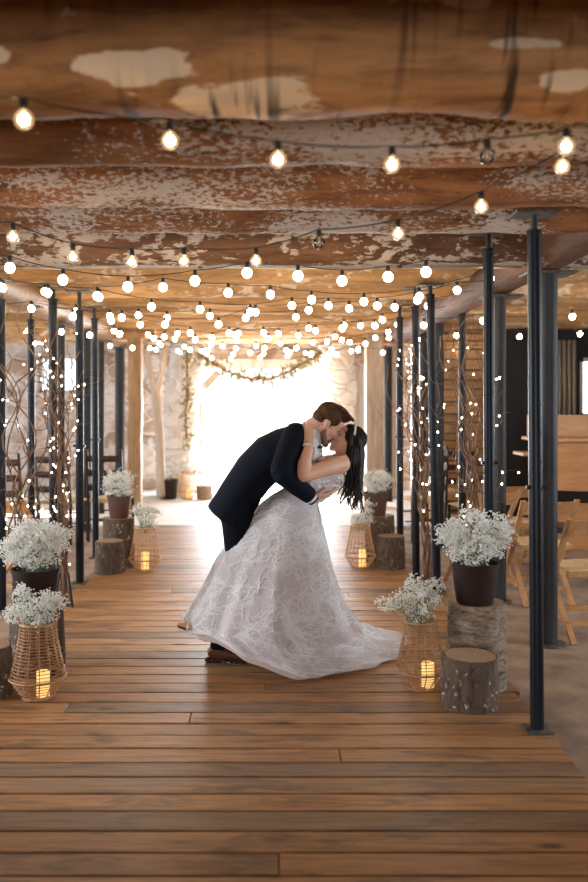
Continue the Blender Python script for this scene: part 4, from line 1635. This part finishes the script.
def shoe(ank, yaw, name):
    """dress shoe, toe along +x before the turn"""
    up, so = MB(), MB()
    up.loft([(-0.085, 0, 0.045), (-0.07, 0, 0.05), (-0.03, 0, 0.053), (0.03, 0, 0.050), (0.09, 0, 0.042), (0.14, 0, 0.037), (0.175, 0, 0.033), (0.187, 0, 0.031)],
            [(0.026, 0.022), (0.036, 0.034), (0.046, 0.038), (0.040, 0.042), (0.029, 0.047), (0.023, 0.045), (0.017, 0.034), (0.008, 0.018)], Y, 18)
    up.rcap([(-0.035, 0, 0.06), (-0.03, 0, 0.10)], [(0.044, 0.036), (0.040, 0.036)], Y, 14)
    for k in range(9):
        x = -0.085 + 0.27 * k / 8
        w = (0.030, 0.038, 0.038, 0.040, 0.045, 0.048, 0.046, 0.038, 0.02)[k]
        so.ell((x, 0, 0.012), (0.024, w, 0.012 if k > 2 else 0.014), None, 12, 6)
    o = up.blob(name, M['leather'], gt, 0.005, 2)
    s_ = so.blob('shoe_sole', M['sole'], o, 0.005, 1)
    mt = Matrix.Translation(Vector(ank) - GO) @ Matrix.Rotation(yaw, 4, 'Z')
    o.data.transform(mt)
    s_.data.transform(mt)
    return o


shoe((W(223, 660, 4.95).x, 4.95, 0.0), radians(-6), 'shoe')
shoe((W(263, 650, 5.18).x, 5.18, 0.0), radians(4), 'shoe')
sock = MB().loft([W(219, 634, 4.95), W(218, 648, 4.95)], [0.045, 0.045], Y, 16)
rel(sock.build('sock', M['trouser'], gt))

# hair, beard, brow
hr, ex = MB(), MB()
gh.ell(hr, -0.022, 0.050, 0, 0.094, 0.082, 0.080)
gh.ell(hr, -0.055, 0.005, 0, 0.058, 0.062, 0.070)
gh.ell(hr, 0.020, 0.105, 0, 0.075, 0.040, 0.060)
gh.ell(hr, 0.050, 0.092, 0, 0.034, 0.034, 0.050)
for sd in (-1, 1):
    gh.ell(hr, 0.012, 0.045, sd * 0.062, 0.040, 0.040, 0.018)
    hr.rcap([gh.p(0.012, 0.02, sd * 0.074), gh.p(0.014, -0.018, sd * 0.070)], [0.010, 0.007], gh.U, 8)
for _ in range(260):
    a, e = R.uniform(-1.3, 1.3), R.uniform(-0.5, 1)
    f0, s0 = R.uniform(-0.09, 0.08), R.uniform(-0.06, 0.06)
    u0 = 0.125 - 4.2 * s0 * s0 - 2.2 * (f0 - 0.02) ** 2
    p0 = gh.p(f0, u0, s0)
    ex.loft([p0, gh.p(f0 + 0.018, u0 + 0.012, s0), gh.p(f0 + 0.040, u0 + 0.012, s0 + R.gauss(0, 0.006))], [0.003, 0.0025, 0.0008], Y, 5)
rel(hr.blob('hair', M['hair_brown'], gt, 0.005, 2, ex))
bd = MB()
for sd in (-1, 1):
    bd.rcap([gh.p(0.004, -0.028, sd * 0.0655), gh.p(0.012, -0.062, sd * 0.060), gh.p(0.066, -0.100, sd * 0.028)], [0.010, 0.0185, 0.0190], gh.U, 10)
    bd.rcap([gh.p(0.088, -0.047, sd * 0.020), gh.p(0.080, -0.075, sd * 0.030), gh.p(0.074, -0.098, sd * 0.026)], [0.006, 0.010, 0.014], gh.U, 8)
gh.ell(bd, 0.079, -0.105, 0, 0.0225, 0.0195, 0.026)
gh.ell(bd, 0.094, -0.046, 0, 0.008, 0.006, 0.020)
rel(bd.blob('beard', M['beard'], gt, 0.0045, 2))
for sd in (-1, 1):
    e = MB().rcap([gh.p(0.084, 0.030, sd * 0.012), gh.p(0.082, 0.036, sd * 0.028), gh.p(0.066, 0.031, sd * 0.046)], [0.0045, 0.005, 0.003], gh.U, 8)
    rel(e.build('eyebrow', M['hair_brown'], gt))
    e = MB().rcap([gh.p(0.086, 0.007, sd * 0.020), gh.p(0.082, 0.004, sd * 0.032), gh.p(0.072, 0.006, sd * 0.043)], [0.002, 0.0026, 0.002], gh.U, 6)
    rel(e.build('eyelashes', M['hair_brown'], gt))

# ---- bride
bt = thing('person', 'woman in a white lace wedding dress with long dark hair, leaning back in the kiss', 'person', (0.1, 5.0, 0.0), 0)
BO = Vector((0.1, 5.0, 0.0))
GO_CUR[0] = BO
bh = Head(W(349.6, 440.6, 5.012), Vector((-0.86, 0.0, 0.50)), Vector((0.50, 0.0, 0.86)), 0.9)
sk = MB()
head_skin(sk, bh, False)
sk.rcap([bh.p(-0.02, -0.03), bh.p(-0.022, -0.10), W(338, 463, 5.01)], [(0.050, 0.048), (0.046, 0.045), (0.055, 0.065)], Y, 16)
sk.rcap([W(341, 461, 5.0), W(333, 468, 5.0), W(318, 481, 5.0), W(304, 494, 5.0), W(298, 507, 5.0), W(292, 525, 5.0)],
        [(0.055, 0.13), (0.088, 0.145), (0.098, 0.13), (0.090, 0.115), (0.105, 0.15), (0.11, 0.16)], Y, 20)
b_sn, b_el, b_wr = W(341, 464, 4.87), W(304, 475, 4.70), W(309.5, 446, 4.765)
sk.rcap([b_sn, W(328, 467, 4.80), b_el], [0.054, 0.049, 0.040], Y, 14)
sk.rcap([b_el, W(304.5, 463, 4.72), b_wr], [0.040, 0.037, 0.026], Y, 14)
hand(sk, b_wr, Vector((-0.16, 0.30, 0.95)), Vector((0.25, 0.85, -0.2)), 1, 0.12, 0.92, 0.5)
b_sf, b_ef, b_wf = W(341, 462, 5.14), W(312, 462, 5.30), W(303, 440, 5.20)
sk.rcap([b_sf, b_ef], [0.05, 0.038], Y, 12)
sk.rcap([b_ef, b_wf], [0.038, 0.026], Y, 12)
hand(sk, b_wf, Vector((-0.5, -0.35, 0.75)), Vector((-0.3, -0.9, -0.1)), -1, 0.2, 0.92)
# legs: near one kicked out under the hem, far one on the floor
sk.rcap([W(292, 525, 4.93), W(258, 590, 4.86), W(217, 622, 4.84)], [0.085, 0.055, 0.034], Y, 14)
sk.rcap([W(292, 525, 5.07), W(270, 590, 5.1), W(262, 640, 5.05)], [0.085, 0.055, 0.034], Y, 14)
sk.rcap([W(214, 624, 4.84), W(209, 629, 4.83), W(195, 628, 4.82), W(182, 624, 4.82)], [0.034, 0.032, (0.020, 0.034), (0.012, 0.034)], Y, 12)
for k in range(5):
    sk.rcap([W(183, 624.5, 4.82) + Vector((0, -0.024 + 0.012 * k, 0)), W(178.5, 623, 4.82) + Vector((0, -0.024 + 0.012 * k, 0))], [0.0065 + 0.002 * (k == 0), 0.006], Y, 8)
sk.rcap([W(262, 640, 5.05), W(258, 650, 5.05), W(240, 652, 5.05)], [0.034, 0.032, 0.02], Y, 10)
rel(sk.blob('body', M['skin_f'], bt, 0.0045, 3))

# skirt
# rings: (left px, left py, right px, right z or py, depth front, depth back)
d0 = 5.0
SK = [(285, 487, 317, None, 0.118, 0.118, 496), (271, 496, 319, None, 0.165, 0.165, 508), (253, 511, 322, None, 0.215, 0.22, 524),
      (236, 530, 327, None, 0.26, 0.28, 545), (220, 552, 332, None, 0.30, 0.33, 566), (206, 579, 339, None, 0.335, 0.38, 588),
      (194, 601, 346, None, 0.36, 0.41, 606), (186, 614, 353, None, 0.375, 0.44, 618), (182, 621, 364, None, 0.385, 0.47, 629),
      (181, 624, 390, None, 0.395, 0.50, 641), (181, 625.5, 417, None, 0.405, 0.54, 654)]
NR = len(SK) - 1


def hem_z(x):
    pts = [(-0.60, 0.225), (-0.36, 0.205), (-0.18, 0.125), (0.0, 0.075), (0.12, 0.035), (0.25, 0.012), (2, 0.012)]
    if x <= pts[0][0]:
        return pts[0][1]
    for (a, za), (c_, zc) in zip(pts[:-1], pts[1:]):
        if x <= c_:
            return za + (zc - za) * (x - a) / (c_ - a)
    return 0.012


def cr(vals, t):
    """smooth interpolation through the ring values"""
    i = min(int(t), NR - 1)
    u = t - i
    p = [vals[max(0, min(NR, i + k))] for k in (-1, 0, 1, 2)]
    return 0.5 * (2 * p[1] + (p[2] - p[0]) * u + (2 * p[0] - 5 * p[1] + 4 * p[2] - p[3]) * u * u + (3 * p[1] - p[0] - 3 * p[2] + p[3]) * u ** 3)


XL = [(s[0] - VX) * d0 / F_PX for s in SK]
ZL = [EYE - (s[1] - HY) * d0 / F_PX for s in SK]
XR = [(s[2] - VX) * d0 / F_PX for s in SK]
ZR = [EYE - (s[6] - HY) * d0 / F_PX for s in SK]
ZR[-3:] = [0.165, 0.095, 0.012]
RF = [s[4] for s in SK]
RB = [s[5] for s in SK]


def skirt_pt(th, t, off=0.0):
    """th angle (0 right, -pi/2 towards the camera), t = ring 0..NR"""
    xl, zl, xr, zr, rf, rb = (cr(v, t) for v in (XL, ZL, XR, ZR, RF, RB))
    u = t / NR
    fold = (0.036 * sin(7 * th + 1.2 * u) + 0.030 * sin(13 * th + 2.0 + 1.5 * u) + 0.016 * sin(23 * th - u)) * min(1, u * 1.25) ** 1.2
    k = 1 + fold * (0.55 + 0.45 * abs(sin(th)))
    cx, hw = (xl + xr) / 2, (xr - xl) / 2
    x = cx + hw * cos(th) * k + 0.05 * u * max(0, -sin(th)) * hw
    y = d0 + (rf if sin(th) < 0 else rb) * sin(th) * k * (1 + 0.10 * u * u * cos(th)) + (0.02 if t > 8 else 0) * cos(th)
    if t > 6:
        q_ = min(1, (t - 6) / 3.4)
        y += 0.36 * q_ * q_ * (3 - 2 * q_) * max(0, cos(th)) ** 1.3
    wgt = 0.5 + 0.5 * cos(th)
    z = zl * (1 - wgt) + zr * wgt
    if t > 7.2:
        a = min(1, (t - 7.2) / (NR - 7.2))
        a = a * a * (3 - 2 * a)
        zz = z
        z = zz * (1 - a) + hem_z(x) * a
        z += 0.05 * a * (1 - a) * 2.2 * (mnoise.noise(Vector((x * 5, y * 5, 3))) + 0.1)
    z = max(z, 0.010 + 0.004 * (1 + sin(9 * th)))
    P = Vector((x, y, z))
    if off:
        e = 0.01
        n = (skirt_pt(th + e, t) - skirt_pt(th - e, t)).cross(skirt_pt(th, min(NR, t + 0.05)) - skirt_pt(th, max(0, t - 0.05)))
        if n.length > 1e-9:
            n.normalize()
            out = P - Vector((cx, d0, z))
            out.z = abs(out.length) * 0.4
            if n.dot(out) < 0:
                n = -n
            P = P + n * off
    return P


b = MB()
NT, NTH = 90, 220
vs = [skirt_pt(2 * pi * k / NTH, NR * (j / NT)) for j in range(NT + 1) for k in range(NTH)]
fs = [(j * NTH + k, j * NTH + (k + 1) % NTH, (j + 1) * NTH + (k + 1) % NTH, (j + 1) * NTH + k) for j in range(NT) for k in range(NTH)]
b.add(vs, fs)
dress = b.build('dress', M['tulle'], bt, 80)
rel(dress)
# inner lining peeping below the hem at left
b = MB()
vs, fs = [], []
for j, t_ in enumerate((5.0, 7.0, 8.6, 9.6)):
    for k in range(120):
        th = 2 * pi * k / 120
        p = skirt_pt(th, t_)
        c0 = Vector((0.1, 5.0, p.z))
        q = c0 + (p - c0) * (0.92 if j < 3 else 0.93)
        q.z = max(0.008, p.z - (0, 0.005, 0.02, 0.045)[j])
        vs.append(q)
for j in range(3):
    for k in range(120):
        fs.append((j * 120 + k, j * 120 + (k + 1) % 120, (j + 1) * 120 + (k + 1) % 120, (j + 1) * 120 + k))
b.add(vs, fs)
rel(b.build('lining', M['lining'], dress, 80))

# coral-branch lace sewn on the tulle
lace = MB()
LR = random.Random(5)


def coral(th, t, ang, ln, depth, r):
    n = max(3, int(ln / 0.014))
    a = ang
    pts = []
    for i in range(n + 1):
        if not (0.2 < t < NR - 0.15):
            break
        pts.append(skirt_pt(th, t, 0.002))
        if depth > 0 and i > 0 and LR.random() < 0.66:
            coral(th, t, a + LR.choice((-1, 1)) * LR.uniform(0.5, 1.0), ln * LR.uniform(0.26, 0.44), depth - 1, r * 0.85)
        a += LR.gauss(0, 0.2)
        st = 0.014
        rad = max(0.12, (cr(XR, t) - cr(XL, t)) * 0.45)
        th += st * cos(a) / rad
        t += st * sin(a) / max(0.05, (skirt_pt(th, min(NR, t + 0.1)) - skirt_pt(th, max(0, t - 0.1))).length * 5)
    if len(pts) > 1:
        lace.loft(pts, [r * (1 - 0.35 * i / len(pts)) for i in range(len(pts))], Y, 4, True)


for row, t_ in enumerate((2.1, 3.5, 4.8, 6.0, 7.3)):
    m_ = 9 + row
    for k in range(m_):
        th = 2 * pi * (k + LR.uniform(-0.15, 0.15) + 0.5 * (row % 2)) / m_
        a0 = LR.uniform(0, 6.28)
        tt = t_ + LR.uniform(-0.2, 0.2)
        a0 = -pi / 2 + LR.uniform(-0.8, 0.8)
        for off in (0, 1, 2):
            th2, t2 = th + LR.uniform(-0.22, 0.22), tt + LR.uniform(-0.35, 0.35)
            for q in range(LR.choice((1, 2, 2))):
                coral(th2, t2, a0 + off * 1.9 + q * 0.8 + LR.uniform(-0.4, 0.4), LR.uniform(0.10, 0.17), 2, 0.0030)
for k in range(24):
    th = 2 * pi * (k + LR.uniform(-0.2, 0.2)) / 24
    for tt in (8.5, 9.55):
        a0 = LR.uniform(0, 6.28)
        for q in range(5):
            coral(th + 0.12 * (tt > 9), tt, a0 + 1.256 * q, LR.uniform(0.06, 0.09), 2, 0.0026)
rel(lace.build('lace_applique', M['lace'], dress, 60))

# bodice and strap
bo = MB()
bo.loft([W(337, 467, 5.0), W(332, 471, 5.0), W(318, 481.5, 5.0), W(304, 494, 5.0), W(298, 506, 5.0), W(295, 514, 5.0)],
        [(0.078, 0.140), (0.094, 0.152), (0.104, 0.137), (0.097, 0.123), (0.108, 0.145), (0.112, 0.16)], Y, 30)
rel(bo.blob('bodice', M['tulle'], dress, 0.007, 2))
bl = MB()
for k in range(420):
    u, a = LR.random(), LR.uniform(0, 2 * pi)
    c0 = W(335, 468.5, 5.0).lerp(W(302, 496, 5.0), u)
    T = (W(302, 496, 5.0) - W(335, 468.5, 5.0)).normalized()
    nn, bb = frame_of(T, Y)
    ra, rb = 0.100 + 0.003 * sin(u * 5), 0.147 - 0.022 * u
    c1 = c0 + nn * ra * cos(a) + bb * rb * sin(a)
    bl.ell(c1, (0.007, 0.006, 0.006), None, 6, 4)
rel(bl.build('bodice_lace', M['lace'], dress, 60))
for sgn, dd in ((-1, 4.885), (1, 5.12)):
    s_ = MB().rcap([W(330, 484, dd - 0.02 * sgn), W(341, 474, dd + 0.012 * sgn), W(348, 462, dd + 0.008 * sgn), W(346, 455.5, dd), W(338, 457, dd), W(331, 464, dd)],
                   [(0.004, 0.012), (0.004, 0.012), (0.004, 0.010), (0.004, 0.009), (0.004, 0.009), (0.004, 0.009)], Y, 10)
    rel(s_.build('shoulder_strap', M['lace'], dress))
# bracelet, headband
br = MB()
ax = (b_wr - W(304.5, 463, 4.72)).normalized()
nn, bb = frame_of(ax, Y)
for k in range(18):
    a = 2 * pi * k / 18
    br.ell(b_wr - ax * 0.004 + nn * 0.031 * cos(a) + bb * 0.031 * sin(a), 0.0065, None, 8, 6)
rel(br.build('bracelet', M['pearl'], bt))
hb = MB()
for k in range(40):
    a = -1.25 + 2.5 * k / 39
    hb.ell(bh.p(0.022 - 0.030 * (1 - cos(a)), 0.022 + 0.089 * cos(a), 0.090 * sin(a)), 0.0068, None, 8, 6)
rel(hb.build('headband', M['pearl'], bt))
# face details
for sd in (-1, 1):
    e = MB().rcap([bh.p(0.084, 0.031, sd * 0.013), bh.p(0.081, 0.036, sd * 0.028), bh.p(0.066, 0.031, sd * 0.045)], [0.003, 0.0035, 0.002], bh.U, 8)
    rel(e.build('eyebrow', M['hair_black'], bt))
    e = MB().rcap([bh.p(0.086, 0.006, sd * 0.020), bh.p(0.083, 0.002, sd * 0.032), bh.p(0.070, 0.006, sd * 0.044)], [0.0022, 0.0032, 0.0022], bh.U, 6)
    rel(e.build('eyelashes', M['hair_black'], bt))
lp = MB()
bh.ell(lp, 0.0975, -0.058, 0, 0.0075, 0.0055, 0.0155)
bh.ell(lp, 0.0965, -0.068, 0, 0.0075, 0.0065, 0.0145)
rel(lp.blob('lips', M['lips'], bt, 0.003, 1))
# hair: cap, fall and loose curls
hr, ex = MB(), MB()
bh.ell(hr, -0.020, 0.026, 0, 0.087, 0.083, 0.080)
bh.ell(hr, 0.018, 0.062, 0, 0.056, 0.044, 0.064)
bh.ell(hr, -0.050, -0.02, 0, 0.052, 0.070, 0.074)
for sd in (-1, 1):
    bh.ell(hr, 0.018, 0.035, sd * 0.062, 0.035, 0.050, 0.022)
    hr.rcap([bh.p(0.025, 0.05, sd * 0.068), bh.p(-0.002, -0.01, sd * 0.078), bh.p(-0.04, -0.07, sd * 0.07)], [0.016, 0.018, 0.03], bh.U, 10)
hr.rcap([W(357, 440, 5.01), W(358, 455, 5.0), W(357, 472, 4.99), W(357, 488, 4.99)], [(0.035, 0.085), (0.040, 0.095), (0.036, 0.085), (0.022, 0.06)], Y, 18)
for k in range(64):
    y0 = R.uniform(-0.085, 0.085)
    x0 = R.uniform(350, 361)
    if k < 46:
        end = (R.uniform(351, 363), R.uniform(488, 514))
    else:
        end = (R.uniform(337, 350), R.uniform(484, 508))
    ph = R.uniform(0, 6)
    pts, n = [], 18
    for i in range(n + 1):
        u = i / n
        px = x0 + (end[0] - x0) * u ** 1.4 + 2.3 * u * sin(u * 12 + ph) + 1.5 * sin(u * 3)
        py = 446 + (end[1] - 446) * u
        pts.append(W(px, py, 5.0 + y0 * (1 + 0.2 * u) + 0.012 * u * cos(u * 13 + ph)))
    w = R.uniform(0.006, 0.012)
    ex.loft(pts, [w * (1.0 - 0.75 * (i / n) ** 2) for i in range(n + 1)], Y, 7)
for k in range(120):
    a = R.uniform(-1.5, 1.5)
    f0 = R.uniform(0.0, 0.05)
    pts = []
    for i in range(8):
        u = i / 7
        fx = f0 + 0.02 - 0.105 * u
        rr = 0.086 + 0.006 * sin(u * 3)
        uu = 0.024 + rr * cos(a) * sqrt(max(0.05, 1 - ((fx + 0.03) / 0.112) ** 2))
        ss = 0.084 * sin(a) * sqrt(max(0.05, 1 - ((fx + 0.03) / 0.112) ** 2))
        pts.append(bh.p(fx, uu - 0.02 * u, ss))
    ex.loft(pts, 0.0035, Y, 5)
rel(hr.blob('hair', M['hair_black'], bt, 0.0055, 2, ex))
# sandal
sd_ = MB()
p0, p1 = W(178, 625.5, 4.82), W(208, 634.5, 4.83)
sd_.rcap([p0, p0.lerp(p1, 0.35) - Vector((0, 0, 0.004)), p1], [(0.005, 0.034), (0.005, 0.036), (0.005, 0.028)], Y, 12)
s1 = sd_.build('sandal', M['leather'], bt)
rel(s1)
hl = MB().loft([W(205.5, 632, 4.83), W(206.5, 641, 4.83)], [0.022, 0.017], Y, 14)
rel(hl.build('heel', M['silver'], s1))
for px, py in ((188, 624), (203, 622)):
    ring_ = MB()
    q = W(px, py + 2, 4.82)
    n = 16
    pts = [q + Vector((0.006 * cos(2 * pi * k / n), 0.040 * sin(2 * pi * k / n), 0.024 * cos(2 * pi * k / n) if px < 195 else 0.034 * cos(2 * pi * k / n))) for k in range(n + 1)]
    ring_.loft(pts, [(0.004, 0.004)] * (n + 1), Vector((1, 0, 0)), 8)
    rel(ring_.build('strap', M['sandal'], s1))


# ------------------------------------------------------------------ light
def area(name, loc, direction, sx, sy, power, col):
    l = bpy.data.lights.new(name, 'AREA')
    l.shape = 'RECTANGLE'
    l.size, l.size_y = sx, sy
    l.energy = power
    l.color = col
    o = bpy.data.objects.new(name, l)
    COL.objects.link(o)
    o.location = loc
    o.rotation_euler = Vector(direction).to_track_quat('-Z', 'Z').to_euler()
    return o


sun = bpy.data.lights.new('sun', 'SUN')
sun.energy = 14.0
sun.angle = radians(1.5)
sun.color = (1.0, 0.95, 0.88)
so_ = bpy.data.objects.new('sun', sun)
COL.objects.link(so_)
so_.rotation_euler = Vector((0.10, -0.86, -0.50)).to_track_quat('-Z', 'Z').to_euler()

# daylight standing in the openings
area('doorway_daylight', (-0.15, END + 0.15, 1.05), (0, -1, -0.15), 2.2, 2.0, 330, (0.88, 0.94, 1.0))
area('back_doorway_daylight', (0.05, -4.35, 1.0), (0, 1, 0.0), 2.4, 1.7, 150, (0.92, 0.95, 1.0))
for i, h in enumerate(lw):
    area('left_window_daylight', (-6.0, (h[0] + h[1]) / 2, 1.5), (1, 0, -0.2), h[1] - h[0], 1.3, (280, 90, 90, 60)[i], (0.82, 0.91, 1.0))
for i, h in enumerate(rw):
    area('right_window_daylight', (6.0, (h[0] + h[1]) / 2, 1.5), (-1, 0, -0.2), h[1] - h[0], 1.3, (130, 45)[i], (0.82, 0.91, 1.0))
